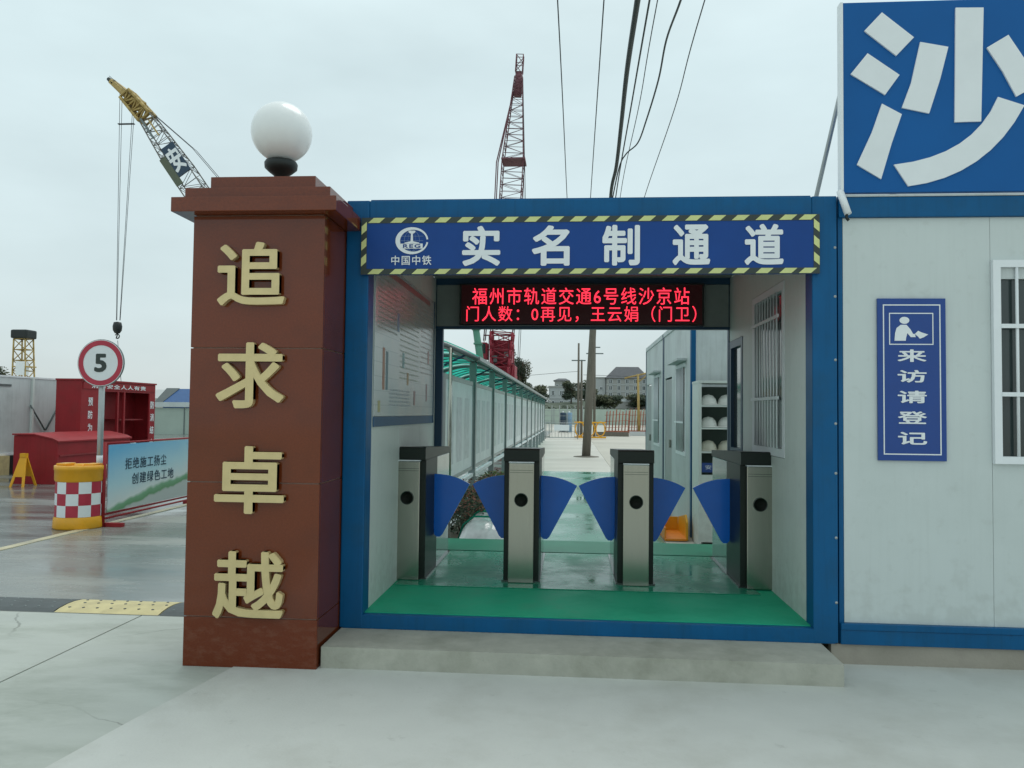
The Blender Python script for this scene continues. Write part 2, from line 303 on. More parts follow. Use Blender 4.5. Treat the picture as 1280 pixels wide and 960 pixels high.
def add_text(mb, s, cen, ax, ay, W, H, depth, off=0.0, gap=.08, split=False):
    """flat text centred at cen, spanning W x H, standing out by depth along ax x ay"""
    ax, ay = Vector(ax).normalized(), Vector(ay).normalized(); az = ax.cross(ay); cen = Vector(cen)
    items = []; x = 0
    for ch in s:
        if ch == ' ': x += .4; continue
        vs, fs = glyph(ch)
        x0, x1 = min(v.x for v in vs), max(v.x for v in vs)
        adv = 1.0 if ord(ch) > 0x2000 else (x1-x0)+.1
        sh = x if ord(ch) > 0x2000 else x-x0+.05
        items.append((vs, fs, sh)); x += adv + gap
    X0 = min(v.x+sh for vs, fs, sh in items for v in vs); X1 = max(v.x+sh for vs, fs, sh in items for v in vs)
    Y0 = min(v.y for vs, fs, sh in items for v in vs); Y1 = max(v.y for vs, fs, sh in items for v in vs)
    sx_ = W/(X1-X0+2*off); sy_ = H/(Y1-Y0+2*off)
    dirs = [(0, 0)]
    if off: dirs += [(off*math.cos(PI*(k+.5)/4)*1.08, off*math.sin(PI*(k+.5)/4)*1.08) for k in range(8)]
    outs = []
    for vs, fs, sh in items:
        one = MB() if split else mb
        for li, (dx, dy) in enumerate(dirs):
            lift = li*.00012 if depth < .02 else li*.0003
            bm = bmesh.new()
            bv = [bm.verts.new(cen+ax*((v.x+dx+sh-(X0+X1)/2)*sx_)+ay*((v.y+dy-(Y0+Y1)/2)*sy_)) for v in vs]
            for f in fs:
                try: bm.faces.new([bv[i] for i in f])
                except ValueError: pass
            bmesh.ops.remove_doubles(bm, verts=bm.verts[:], dist=1e-6)
            if depth > .004:
                bmesh.ops.recalc_face_normals(bm, faces=bm.faces[:])
                g = bmesh.ops.extrude_face_region(bm, geom=bm.faces[:])
                bmesh.ops.translate(bm, verts=[q for q in g['geom'] if isinstance(q, bmesh.types.BMVert)], vec=az*(depth+lift))
            else:
                bmesh.ops.translate(bm, verts=bm.verts[:], vec=az*(depth+lift))
            bm.verts.index_update(); one.add([q.co[:] for q in bm.verts], [[q.index for q in f.verts] for f in bm.faces]); bm.free()
        if split: outs.append(one)
    if split: return outs
    return mb
def text(name, s, cen, ax, ay, W, H, depth, m, parent, off=0.0, **k):
    return add_text(MB(), s, cen, ax, ay, W, H, depth, off).build(name, m, parent, **k)
def chars(name, s, cen, ax, ay, W, H, depth, m, parent, off=0.0):
    for o in add_text(None, s, cen, ax, ay, W, H, depth, off, split=True): o.build(name, m, parent)
X, Y, Z = (1, 0, 0), (0, 1, 0), (0, 0, 1)
def struct(name, mb, m): return mb.build(name, m, None, kind='structure')
G = -.135     # ground level

# ---------------------------------------------------------------- ground
def sheet(pts, z): return MB().add([(x, y, z) for x, y in pts], [tuple(range(len(pts)))])
mb = MB(); RX = [-900, -120, -40, 0, 30, 80, 200, 900]; RY = [-60, 60, 125, 150, 180, 215, 260, 400, 1500]; HZ = [0, 0, 0, 1.2, 3.4, 5.2, 6.0, 6.5, 7]
vs = [(x, y, G-.02+h*(1 if -40 < x < 200 else .25)) for y, h in zip(RY, HZ) for x in RX]
nx = len(RX); mb.add(vs, [(j*nx+i, j*nx+i+1, (j+1)*nx+i+1, (j+1)*nx+i) for j in range(len(RY)-1) for i in range(nx-1)])
g = struct('ground', mb, [m_base, m_hill])
for p in g.data.polygons:
    if p.center.y > 128: p.material_index = 1
def slab(name, pts, m, z1=G, z0=G-.015):
    mb = MB(); mb.prism(pts, (0, 0, z0), X, Y, Z, z1-z0); return struct(name, mb, m)
slab('yard_pavement', [(-1.682, -6), (-.45, -6), (-.45, .62), (-1.682, .62)], m_yard)
slab('yard_pavement', [(-14, -6), (-1.694, -6), (-1.694, .62), (-14, .62)], m_yard)
slab('road', [(-4.60, .628), (-.1, .628), (-.1, 60), (-4.60, 60)], m_wetroad)
slab('road', [(-4.72, .628), (-4.72, 60), (-30, 60), (-30, .628)], m_wetdark)
slab('concrete_apron', [(-.50, -.38), (-.56, -.75), (-.655, -1.25), (-.76, -1.95), (-1.5, -6), (12, -6), (12, 3), (-.1, 3), (-.1, -.38)], m_apron, z1=G+.006)
# painted kerb line between road and wet asphalt
mb = MB(); mb.prism([(-4.60, .628), (-4.60, 30), (-4.72, 30), (-4.72, .628)], (0, 0, G-.015), X, Y, Z, .022); struct('road_edge_line', mb, mat('faded_edge_paint', (.50, .45, .30), .5, var=.2, scale=5, dirt=(.25, .25, .22), dscale=3, damt=.8))
slab('green_path', [(.45, 3.1), (2.62, 3.1), (2.62, 15.6), (.45, 15.6)], m_greenpath, z1=G+.004)
slab('concrete_yard_floor', [(2.64, 3.1), (12, 3.1), (12, 60), (2.64, 60)], m_base, z1=G-.004)
slab('site_road', [(-.09, 15.62), (2.63, 15.62), (2.63, 60), (-.09, 60)], mat('dry_concrete', (.56, .54, .48), .55, var=.1, scale=.6, dirt=(.42, .41, .38), dscale=.25, damt=.7, rvar=.25, stretch=(.5, 1.5, 1)), z1=G)
slab('planting_soil', [(-1.2, 3.1), (.44, 3.1), (.44, 15.6), (-1.2, 15.6)], mat('soil', (.10, .085, .06), .9, var=.3), z1=G-.002)

# ---------------------------------------------------------------- concrete step
st = thing('entrance_step', 'low weathered concrete step in front of the turnstile passage', 'step', (1.5, -.2, G))
MB().prism([(.012, -.405), (3.05, -.405), (3.05, 1), (.012, 1)], (0, 0, G), X, Y, Z, -G-.004).build('step_slab', m_step, st)
bm_ = st.children[0]
# ---------------------------------------------------------------- gate pillar
PX0, PX1, PY0, PY1 = -.826, -.004, -.44, .36
gp = thing('gate_pillar', 'brown-red polished granite gate pillar with four large gold characters', 'gate pillar', (-.415, -.04, G))
P('pillar_core', (PX0+.012, PY0+.012, G), (PX1-.012, PY1-.012, 2.6), m_grout, gp)
zs = [G, .162, .968, 1.781, 2.592]
for i in range(4):
    z0, z1 = zs[i]+(.003 if i else 0), zs[i+1]-.003
    mm = m_granite_low if i == 0 else m_granite
    P('granite_slab', (PX0, PY0, z0), (PX1, PY0+.02, z1), mm, gp, .003)
    P('granite_slab', (PX1-.02, PY0+.0215, z0), (PX1, PY1, z1), m_granite, gp, .003)
    P('granite_slab', (PX0, PY0+.0215, z0), (PX0+.02, PY1, z1), m_granite, gp, .003)
    P('granite_slab', (PX0+.0215, PY1-.02, z0), (PX1-.0215, PY1, z1), m_granite, gp, .003)
P('cap_slab', (-.92, -.545, 2.594), (.095, .46, 2.682), m_granite, gp, .004)
P('cap_slab', (-.862, -.49, 2.6835), (.04, .41, 2.752), m_granite, gp, .004)
P('cap_slab', (-.745, -.40, 2.7535), (-.082, .33, 2.845), m_granite, gp, .004)
for ch, (x0, z1, x1, z0) in (('追', (-.649, 2.421, -.231, 2.035)), ('求', (-.643, 1.812, -.222, 1.415)), ('卓', (-.637, 1.189, -.208, .786)), ('越', (-.631, .563, -.199, .164))):
    o = text('gold_character', ch, ((x0+x1)/2, PY0-.004, (z0+z1)/2), X, Z, x1-x0, z1-z0, .035, m_gold, gp, off=.019)
# globe lamp on the cap
gl = thing('globe_lamp', 'white opal globe lamp on black iron neck on top of the granite pillar', 'lamp', (-.44, -.04, 2.847))
MB().lathe([(.05, 0), (.048, .02), (.030, .035), (.028, .075), (.045, .11), (.078, .135), (.105, .16), (.108, .19), (.10, .205), (.06, .215)], (-.44, -.04, 2.847), 24).build('lamp_neck', m_black, gl)
R = .197; MB().lathe([(max(.001, R*math.sin(a)), -R*math.cos(a)) for a in [PI*k/24 for k in range(25)]], (-.44, -.04, 3.248), 48).build('globe', m_globe, gl)

# ---------------------------------------------------------------- passage booth (open container)
W, H, D, T = 3.155, 2.8, 2.65, .152
pb = thing('passage_booth', 'open-ended white cabin with blue steel frame forming the turnstile passage', 'container cabin', (W/2, D/2, 0))
for x0 in (0, W-T):
    P('corner_post', (x0, 0, .0), (x0+T, T, H), m_blue, pb, .008)
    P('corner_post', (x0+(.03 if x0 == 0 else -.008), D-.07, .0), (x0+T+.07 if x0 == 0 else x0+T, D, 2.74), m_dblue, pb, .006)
P('roof_beam', (T, .004, 2.66), (W-T, T-.02, H-.002), m_blue, pb, .006)
P('roof_beam', (T, .03, 2.79), (W-T, T, 2.812), m_blue, pb, .004)
P('floor_beam', (T, .004, 0), (W-T, T, .086), m_blue, pb, .006)
P('floor_beam', (.02, .0015, -.002), (W-.02, .003, .082), m_blue, pb)
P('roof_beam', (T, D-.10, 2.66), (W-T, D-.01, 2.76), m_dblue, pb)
for k in range(7):
    rv = MB().lathe([(.0005, .004), (.006, .003), (.009, 0)], (0, 0, 0), 8)
    z = .25+k*.37+.03*(k % 3); rv.v = [(W-.012+x, -.0005-zz, z+y) for x, y, zz in rv.v]; rv.build('rivet', m_grey, pb)
P('roof_sheet', (.01, .16, 2.76), (W-.01, D-.005, 2.79), m_white3, pb)
P('ceiling', (T, T, 2.72), (W-T, D-.11, 2.75), mat('ceiling_dark_panel', (.30, .33, .31), .5), pb)
P('floor', (T-.01, T-.10, .0865), (W-T+.01, 2.34, .092), m_green, pb)
def wallpanels(name, x0, x1, ys, z0, z1, skip=None):
    for a, b in zip(ys[:-1], ys[1:]): P(name, (x0, a+.002, z0), (x1, b-.002, z1), m_white2, pb)
wallpanels('wall_panel', .10, T-.002, [T+.003, .98, 1.83, D-.073], .0, 2.72)
# right wall with openings: window y .65-1.63 z 1.10-2.38, door-window y 2.0-2.57 z 1.03-2.11
RX_ = (W-T+.002, W-.05)
for a, b, z0, z1 in ((T+.003, .65, 0, 2.72), (.652, 1.63, 0, 1.10), (.652, 1.63, 2.38, 2.72), (1.632, 1.998, 0, 2.72), (2.0, D-.073, 0, 1.03), (2.0, D-.073, 2.11, 2.72)):
    P('wall_panel', (RX_[0], a, z0), (RX_[1], b, z1), m_white2, pb)
def barred_window(parent, y0, y1, z0, z1, xf, side, fm, nb, hz, gm=m_glassdk, fw=.05):
    """window in a wall of constant x; side=-1 faces -x"""
    fr = MB(); s = side
    for a, b, c, e_ in ((y0, y1, z0, z0+fw), (y0, y1, z1-fw, z1), (y0, y0+fw, z0+fw, z1-fw), (y1-fw, y1, z0+fw, z1-fw)):
        fr.box((xf, a, c), (xf+s*.03-s*.07, b, e_))
    f = fr.build('window', fm, parent)
    P('glass', (xf-s*.03, y0+fw, z0+fw), (xf-s*.036, y1-fw, z1-fw), gm, f)
    for k in range(nb):
        y = y0+fw+(y1-y0-2*fw)*(k+1)/(nb+1); MB().tube([(xf+s*.012, y, z0+fw), (xf+s*.012, y, z1-fw)], .0075, n=6).build('bar', m_letter, f)
    for z in hz: P('rail', (xf+s*.02, y0+fw, z-.012), (xf+s*.027, y1-fw, z+.012), m_letter, f)
    return f
barred_window(pb, .655, 1.625, 1.105, 2.375, W-T-.002, -1, m_letter, 9, (2.13, 1.535), fw=.06)
f = barred_window(pb, 2.005, 2.57, 1.035, 2.105, W-T-.002, -1, m_dblue, 0, (), gm=m_glassdk, fw=.07)
# rear header
P('header_panel', (T+.01, D-.09, 2.25), (W-T-.01, D-.05, 2.658), mat('header_grey', (.20, .24, .23), .5), pb)
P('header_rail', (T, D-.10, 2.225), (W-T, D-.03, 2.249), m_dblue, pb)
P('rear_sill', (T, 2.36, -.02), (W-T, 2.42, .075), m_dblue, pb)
P('rear_ramp', (T+.02, 2.425, 0), (W-T-.02, 3.1, .088), m_ramp, pb)
P('footing_block', (.05, .5, G), (W-.05, D, -.004), m_footing, pb)
# wet mat under the turnstiles
mt = P('floor_mat', (T+.02, .84, .0925), (W-T-.12, 2.33, .0985), m_greenwet, None, .002)
tag(mt, 'dark wet green mat on the passage floor under the turnstiles', 'floor mat')
# poster on left wall
po = thing('wall_poster', 'faded site plan poster with blue footer strip on left inner wall', 'poster', (T+.001, 1.3, 1.3))
P('poster_sheet', (T+.001, T+.02, 1.372), (T+.007, 2.42, 2.47), m_poster, po)
P('footer_strip', (T+.001, T+.02, 1.30), (T+.008, 2.42, 1.369), mat('footer_blue', (.03, .10, .20), .5), po)
for y, z0, h, c in ((.40, 1.56, .30, (.42, .18, .10)), (.50, 1.56, .28, (.12, .22, .26)), (1.5, 1.46, .12, (.40, .22, .22)), (2.05, 1.50, .16, (.34, .2, .22)), (.28, 1.40, .08, (.42, .40, .18)), (1.05, 1.75, .12, (.20, .42, .44)), (1.22, 1.62, .10, (.50, .32, .14)), (.85, 2.02, .14, (.22, .36, .52)), (2.12, 1.85, .12, (.46, .22, .20))):
    P('printed_block', (T+.0072, y, z0), (T+.009, y+.06, z0+h), mat('poster_ink', c, .4), po)
rnd = random.Random(3)
for (y0, y1, z0, z1, c, n_) in ((.25, .85, 1.95, 2.38, (.34, .40, .36), 12), (.95, 1.7, 1.62, 2.30, (.36, .42, .34), 16), (1.78, 2.35, 1.70, 2.35, (.40, .36, .34), 14), (.62, 1.35, 1.42, 1.56, (.34, .40, .44), 5)):
    ln = MB()
    for k in range(n_):
        z = z1-(z1-z0)*k/n_; y = y0
        while y < y1:
            w_ = rnd.uniform(.03, .16); ln.add([(T+.0074, y, z), (T+.0074, min(y+w_, y1), z), (T+.0074, min(y+w_, y1), z+.012), (T+.0074, y, z+.012)], [(0, 1, 2, 3)]); y += w_+.02
    ln.build('printed_lines', mat('poster_text_ink', c, .4), po, kind='stuff')
P('poster_trim', (T+.001, 2.421, 1.30), (T+.012, 2.445, 2.47), m_dblue, po)
P('title_bar', (T+.0072, .3, 2.395), (T+.0085, 2.2, 2.44), mat('title_ink', (.40, .20, .20), .4), po)
# ---------------------------------------------------------------- overhead sign
sg = thing('overhead_sign', 'long blue overhead sign with hazard-striped border above the passage', 'sign', (1.575, -.02, 2.30))
SX0, SX1, SZ0, SZ1, SY = .108, 3.04, 2.300, 2.676, -.03
P('sign_board', (SX0, SY, SZ0), (SX1, -.003, SZ1), m_sign, sg, .002)
bt = .038
kb = MB(); yb = MB(); yf = SY-.002
for (a, b) in (((SX0, SZ0), (SX1, SZ0+bt)), ((SX0, SZ1-bt), (SX1, SZ1)), ((SX0, SZ0+bt), (SX0+bt, SZ1-bt)), ((SX1-bt, SZ0+bt), (SX1, SZ1-bt))):
    kb.add([(a[0], yf, a[1]), (b[0], yf, a[1]), (b[0], yf, b[1]), (a[0], yf, b[1])], [(0, 1, 2, 3)])
kb.build('hazard_border', m_hz_k, sg)
yf -= .002; per = .1465; k = 0
while SX0+.03+k*per < SX1-.05:
    for zb in (SZ0, SZ1-bt):
        x = SX0+.045+k*per; x = min(x, SX1-.13)
        MB().add([(x, yf, zb+.003), (x+.075, yf, zb+.003), (x+.112, yf, zb+bt-.002), (x+.037, yf, zb+bt-.002)], [(0, 1, 2, 3)]).build('hazard_stripe', m_hz_y, sg)
    k += 1
for xb, dr in ((SX0, -1), (SX1-bt, 1)):
    for k in range(3):
        z = SZ0+bt+.015+k*.105
        a, b = (0, .03) if dr > 0 else (.03, 0)
        MB().add([(xb+.002, yf, z+b), (xb+bt-.002, yf, z+a), (xb+bt-.002, yf, z+a+.055), (xb+.002, yf, z+b+.055)], [(0, 1, 2, 3)]).build('hazard_stripe', m_hz_y, sg)
for ch, xa, xb_ in (('实', .777, 1.026), ('名', 1.23, 1.474), ('制', 1.682, 1.921), ('通', 2.127, 2.363), ('道', 2.576, 2.818)):
    text('sign_character', ch, ((xa+xb_)/2, SY-.001, 2.485), X, Z, xb_-xa, .262, .003, m_letter, sg, off=.028)
chars('small_character', '中国中铁', (.4435, SY-.001, 2.393), X, Z, .265, .062, .003, m_letter, sg, off=.012)
# round emblem: thick C ring, globe grid, rail section, letters
lc = (.445, 2.522); em = MB()
def ring(mb, cx, cz, ro, ri, a0, a1, y, n=40, sx=1.0, shift=0):
    v = []
    for k in range(n+1):
        a = a0+(a1-a0)*k/n
        v += [(cx+ro*sx*math.cos(a), y, cz+ro*math.sin(a)), (cx+shift+ri*sx*math.cos(a), y, cz+ri*math.sin(a))]
    mb.add(v, [(2*k, 2*k+2, 2*k+3, 2*k+1) for k in range(n)])
ye = SY-.003
ring(em, lc[0], lc[1], .089, .072, .10, 2*PI-.13, ye, sx=1.22, shift=.010)
em.build('emblem_ring', m_letter, sg)
em = MB()
for q in (.33, .66): ring(em, lc[0], lc[1], .070, .068, 0, 2*PI, ye+.0006, sx=q*1.1)
for q in (-.03, 0, .03): em.box((lc[0]-.075, ye+.0003, lc[1]+q-.0008), (lc[0]+.075, ye+.0013, lc[1]+q+.0008))
em.build('emblem_globe_lines', mat('emblem_pale', (.25, .36, .55), .5), sg)
em = MB()
em.prism([(-.050, -.018), (.050, -.018), (.045, -.012), (.008, -.004), (.006, .045), (.022, .055), (.022, .066), (-.022, .066), (-.022, .055), (-.006, .045), (-.008, -.004), (-.045, -.012)], (lc[0], ye+.0002, lc[1]), X, Z, (0, -1, 0), .0016)
em.build('emblem_rail', m_letter, sg)
P('emblem_letter_plate', (lc[0]-.072, ye-.0005, lc[1]-.052), (lc[0]+.072, ye+.001, lc[1]-.019), m_letter, sg)
text('emblem_letters', 'REG', (lc[0], ye-.001, lc[1]-.0355), X, Z, .115, .025, .001, m_sign, sg, off=.02)
# ---------------------------------------------------------------- LED display
ld = thing('led_display', 'black LED display with two lines of glowing red text under the rear header', 'display', (1.575, 2.45, 2.25))
P('display_case', (.40, 2.46, 2.245), (2.745, 2.545, 2.655), m_glassblk, ld, .005)
P('display_face', (.42, 2.455, 2.262), (2.725, 2.461, 2.64), m_ledbg, ld)
chars('lit_character', '福州市轨道交通6号线沙京站', (1.565, 2.4545, 2.532), X, Z, 2.08, .165, .002, m_led, ld, off=.004)
chars('lit_character', '门人数：0再见，王云娟（门卫）', (1.57, 2.4545, 2.36), X, Z, 2.20, .155, .002, m_led, ld, off=.002)
# ---------------------------------------------------------------- turnstiles
def turnstile(xc, loc_label, left, right):
    t = thing('turnstile', loc_label, 'turnstile', (xc, 1.02, .0986), 'flap turnstiles across the passage')
    L = .0
    MB().box((-.137, .035, 0), (.137, .56, .93), .006).build('housing', m_housing, t, world=False)
    MB().box((-.134, .562, 0), (.134, 1.22, .928), .006).build('rear_housing', m_mirror, t, world=False)
    # flat hood, slightly raised at the front
    MB().prism([(.0, .932), (1.235, .932), (1.235, .985), (.02, 1.03), (0, 1.02)], (-.138, .004, 0), Y, Z, X, .276).build('hood', m_housing, t, world=False)
    c = MB().box((-.098, -.02, .0), (.098, .034, .918), .006).build('front_column', m_steel, t, world=False)
    ring_ = MB().lathe([(.0005, 0), (.046, 0), (.048, .004)], (0, 0, 0), 24)
    ring_.v = [(x, -.0215-z, y+.636) for x, y, z in ring_.v]
    ring_.build('lens', m_lens, c, world=False)
    rg = MB().lathe([(.048, 0), (.048, .008), (.053, .008), (.053, 0)], (0, 0, 0), 28); rg.v = [(x, -.0203-z, y+.636) for x, y, z in rg.v]; rg.build('lens_ring', m_steel_dk, c, world=False)
    for z in (.862, .845): MB().box((-.09, -.0205, z), (.09, -.0198, z+.003)).build('slot_line', m_steel_dk, c, world=False)
    MB().box((-.07, .10, 1.018), (.07, .26, 1.022)).build('card_reader', m_glassblk, t, world=False)
    MB().box((-.098, -.024, .921), (.098, .032, .929), .002).build('column_cap', m_letter, t, world=False)
    MB().box((-.15, .02, .0), (.15, 1.24, .012)).build('base_plate', m_steel_dk, t, world=False)
    for s, on in ((-1, left), (1, right)):
        if not on: continue
        a0 = math.radians(90-0); poly = [(0.02, 0), (0, .02)]
        R0 = .56
        for k in range(13):
            a = math.radians(92-33*k/12); poly.append((R0*math.cos(a)*1.02, R0*math.sin(a)-.04))
        poly.append((.07, .02)); poly.append((.05, 0))
        MB().prism([(p[0]*s, p[1]) for p in poly], (s*.139, .42, .27), X, Z, Y, .028).build('flap', m_flap, t, world=False)
    return t
turnstile(.222, 'leftmost turnstile, against the poster wall, with a single blue flap', False, True)
turnstile(1.113, 'second turnstile from the left with two blue flaps, in front of the canopy walkway', True, True)
turnstile(1.992, 'third turnstile from the left with two blue flaps, in front of the wet green path', True, True)
turnstile(2.918, 'rightmost turnstile, against the barred window wall, with a single blue flap', True, False)
jb = P('turnstile_pale_box', (.16, 2.30, .86), (.30, 2.36, 1.05), m_white2, None, .004); tag(jb, 'small white box added behind the leftmost turnstile in place of its pale reflecting side', 'junction box')  # white box added for the pale reflection on the turnstile's rear steel side

# ---------------------------------------------------------------- site office (right cabin) with billboard
of = thing('site_office', 'white site office cabin with blue frame right of the passage', 'container cabin', (5.2, 1.2, 0))
OX0, OX1 = W+.012, 9.2
for x in (OX0+.0, OX1-.15): P('corner_post', (x, .02, 0), (x+.028 if x < 5 else x+.15, .17, H), m_blue, of)
P('roof_beam', (OX0+.002, -.004, 2.662), (OX1, .13, 2.79), m_blue, of, .006)
P('roof_flange', (OX0+.002, -.010, 2.791), (OX1, .16, 2.803), m_white3, of)
P('floor_beam', (OX0+.002, -.004, -.004), (OX1, .13, .086), m_blue, of, .006)
P('floor_beam_flange', (OX0+.002, -.010, .0865), (OX1, .13, .126), m_blue, of, .004)
seams = [OX0+.03, 4.089, 5.41, 6.55, 7.7, 8.85, OX1-.15]
for a, b in zip(seams[:-1], seams[1:]):
    if a == 4.089:
        P('wall_panel', (a+.002, .02, .127), (b-.002, .07, 1.124), m_white, of); P('wall_panel', (a+.002, .02, 2.387), (b-.002, .07, 2.66), m_white, of)
    else: P('wall_panel', (a+.0004, .02, .127), (b-.0004, .07, 2.66), m_white, of)
P('side_wall', (OX0+.03, .171, 0), (OX0+.06, 2.6, 2.72), m_white, of); P('side_wall', (OX1-.05, .171, 0), (OX1, 2.6, 2.72), m_white, of)
P('back_wall', (OX0+.061, 2.55, 0), (OX1-.051, 2.6, 2.72), m_white, of); P('roof_sheet', (OX0+.03, .14, 2.72), (OX1, 2.6, 2.76), m_white3, of)
P('floor', (OX0+.07, .131, .0), (OX1-.06, 2.54, .08), m_grey, of)
P('footing', (OX0+.02, .08, G), (OX1, 2.5, -.006), m_footing, of)
P('footing_block', (OX0-.05, .02, G), (OX0+1.16, .079, -.008), m_footing, of)
P('footing_block', (4.36, .03, G), (5.6, .079, -.009), m_black, of)
P('footing_block', (5.61, .03, G), (9.1, .079, -.008), m_footing, of)
# office window (frame, glass, bars)
fr = MB(); wx0, wx1, wz0, wz1 = 4.091, 5.408, 1.125, 2.386
for a, b in (((wx0, wz0), (wx1, wz0+.045)), ((wx0, wz1-.045), (wx1, wz1)), ((wx0, wz0+.045), (wx0+.045, wz1-.045)), ((wx1-.045, wz0+.045), (wx1, wz1-.045)), ((4.74, wz0+.045), (4.78, wz1-.045))):
    fr.box((a[0], -.012, a[1]), (b[0], .06, b[1]))
wn = fr.build('window', m_letter, of)
P('glass', (wx0+.045, .035, wz0+.045), (wx1-.045, .042, wz1-.045), m_glassdk, wn)
P('blind', (wx0+.045, .012, wz1-.115), (wx1-.045, .03, wz1-.047), m_white3, wn)
for k in range(8):
    x = 4.235+k*.145; MB().tube([(x, -.002, wz0+.045), (x, -.002, wz1-.045)], .0095, n=8).build('bar', m_letter, wn)
for z in (1.975, 1.553): P('rail', (wx0+.045, -.016, z-.013), (wx1-.045, -.008, z+.013), m_letter, wn)
# curtain folds inside
cu = MB(); n = 60
for k in range(n):
    x0 = wx0+.04+(wx1-wx0-.08)*k/n; x1 = wx0+.04+(wx1-wx0-.08)*(k+1)/n
    ya = .10+.02*math.sin(k*1.3); yb_ = .10+.02*math.sin((k+1)*1.3)
    cu.add([(x0, ya, wz0), (x1, yb_, wz0), (x1, yb_, wz1), (x0, ya, wz1)], [(0, 1, 2, 3)], True)
cu.build('curtain', mat('dark_curtain', (.03, .05, .04), .9), wn)
# billboard with the huge character
bb = thing('roof_billboard', 'huge blue roof billboard with cut-out white Chinese character', 'billboard', (5.4, .1, 2.81))
P('board', (3.190, -.025, 2.812), (7.6, .02, 4.028), m_bill, bb, .003)
P('frame_edge', (3.172, -.03, 2.812), (3.1885, .03, 4.03), m_letter, bb)
def stroke(poly):
    MB().prism(poly, (0, -.0255, 0), X, Z, (0, -1, 0), .011).build('character_stroke', m_letter, bb)
stroke([(3.317, 3.839), (3.425, 3.955), (3.619, 3.79), (3.511, 3.675)])
stroke([(3.232, 3.564), (3.336, 3.695), (3.53, 3.552), (3.441, 3.427)])
stroke([(3.268, 2.986), (3.36, 3.19), (3.422, 3.371), (3.542, 3.302), (3.48, 3.12), (3.414, 2.893)])
stroke([(3.543, 3.343), (3.60, 3.50), (3.657, 3.759), (3.826, 3.724), (3.775, 3.52), (3.707, 3.304)])
stroke([(3.872, 3.972), (4.04, 3.968), (4.018, 3.248), (3.86, 3.246)])
stroke([(4.057, 3.713), (4.186, 3.791), (4.284, 3.631), (4.37, 3.48), (4.229, 3.4), (4.15, 3.56)])
def quad(p0, p1, p2, n=8): return [tuple((1-t)**2*a+2*t*(1-t)*b+t*t*c for a, b, c in zip(p0, p1, p2)) for t in [k/n for k in range(n+1)]]
stroke(quad((3.492, 2.983), (3.97, 3.03), (4.12, 3.40))+quad((4.276, 3.344), (4.05, 2.90), (3.578, 2.846)))
for x in (4.0, 5.1, 6.2, 7.3):
    MB().tube([(x+.14, .05, 4.0), (x-.10, 1.6, 2.80)], .022, n=8).build('brace', m_grey, bb)
MB().tube([(3.50, .62, 4.20), (3.225, .8, 2.80)], .016, n=8).build('brace', m_grey, bb)
# visitor sign
vs_ = thing('visitor_sign', 'blue upright notice with white pictogram and five white characters on white wall', 'sign', (3.605, .01, 1.137))
P('board', (3.401, .002, 1.135), (3.812, .018, 2.148), mat('notice_blue', (.008, .055, .26), .35, var=.05), vs_, .002)
def frame(x0, x1, z0, z1, t, y, parent, m):
    f = MB()
    for a, b in (((x0, z0), (x1, z0+t)), ((x0, z1-t), (x1, z1)), ((x0, z0+t), (x0+t, z1-t)), ((x1-t, z0+t), (x1, z1-t))):
        f.add([(a[0], y, a[1]), (b[0], y, a[1]), (b[0], y, b[1]), (a[0], y, b[1])], [(0, 1, 2, 3)])
    return f.build('border_line', m, parent)
frame(3.433, 3.780, 1.172, 2.110, .007, .0005, vs_, m_letter)
frame(3.470, 3.737, 1.857, 2.057, .006, .0005, vs_, m_letter)
pg = MB(); yv = .0004
pg.lathe([(.0005, 0), (.026, 0)], (0, 0, 0), 20); pg.v = [(3.563+x*1.15, yv, 2.010+y*.85) for x, y, z in pg.v]
body = [(3.502, 1.882), (3.506, 1.93), (3.515, 1.962), (3.54, 1.982), (3.575, 1.982), (3.598, 1.955), (3.615, 1.925), (3.625, 1.925), (3.63, 1.905), (3.600, 1.905), (3.58, 1.93), (3.572, 1.90), (3.570, 1.882)]
pg.prism(body, (0, yv, 0), X, Z, (0, -1, 0), .001)
pg.prism([(3.625, 1.925), (3.645, 1.945), (3.665, 1.935), (3.705, 1.922), (3.680, 1.905), (3.655, 1.895), (3.645, 1.907)], (0, yv-.0002, 0), X, Z, (0, -1, 0), .001)
pg.build('pictogram', m_letter, vs_)
for i, ch in enumerate('来访请登记'):
    text('notice_character', ch, (3.606, .0015, 1.789-i*.1285), X, Z, .175, .078, .002, m_letter, vs_, off=.022)
# little white conduit stub at cabin corner
cs = thing('conduit_stub', 'short slanted white conduit with black cable end at cabin roof corner', 'conduit', (3.18, -.06, 2.66))
MB().tube([(3.165, -.03, 2.82), (3.20, -.07, 2.665)], .022, n=10).build('pipe', m_letter, cs)
MB().tube([(3.192, -.066, 2.67), (3.193, -.066, 2.64), (3.205, -.066, 2.625)], .009, n=6).build('cable_end', m_black, cs)

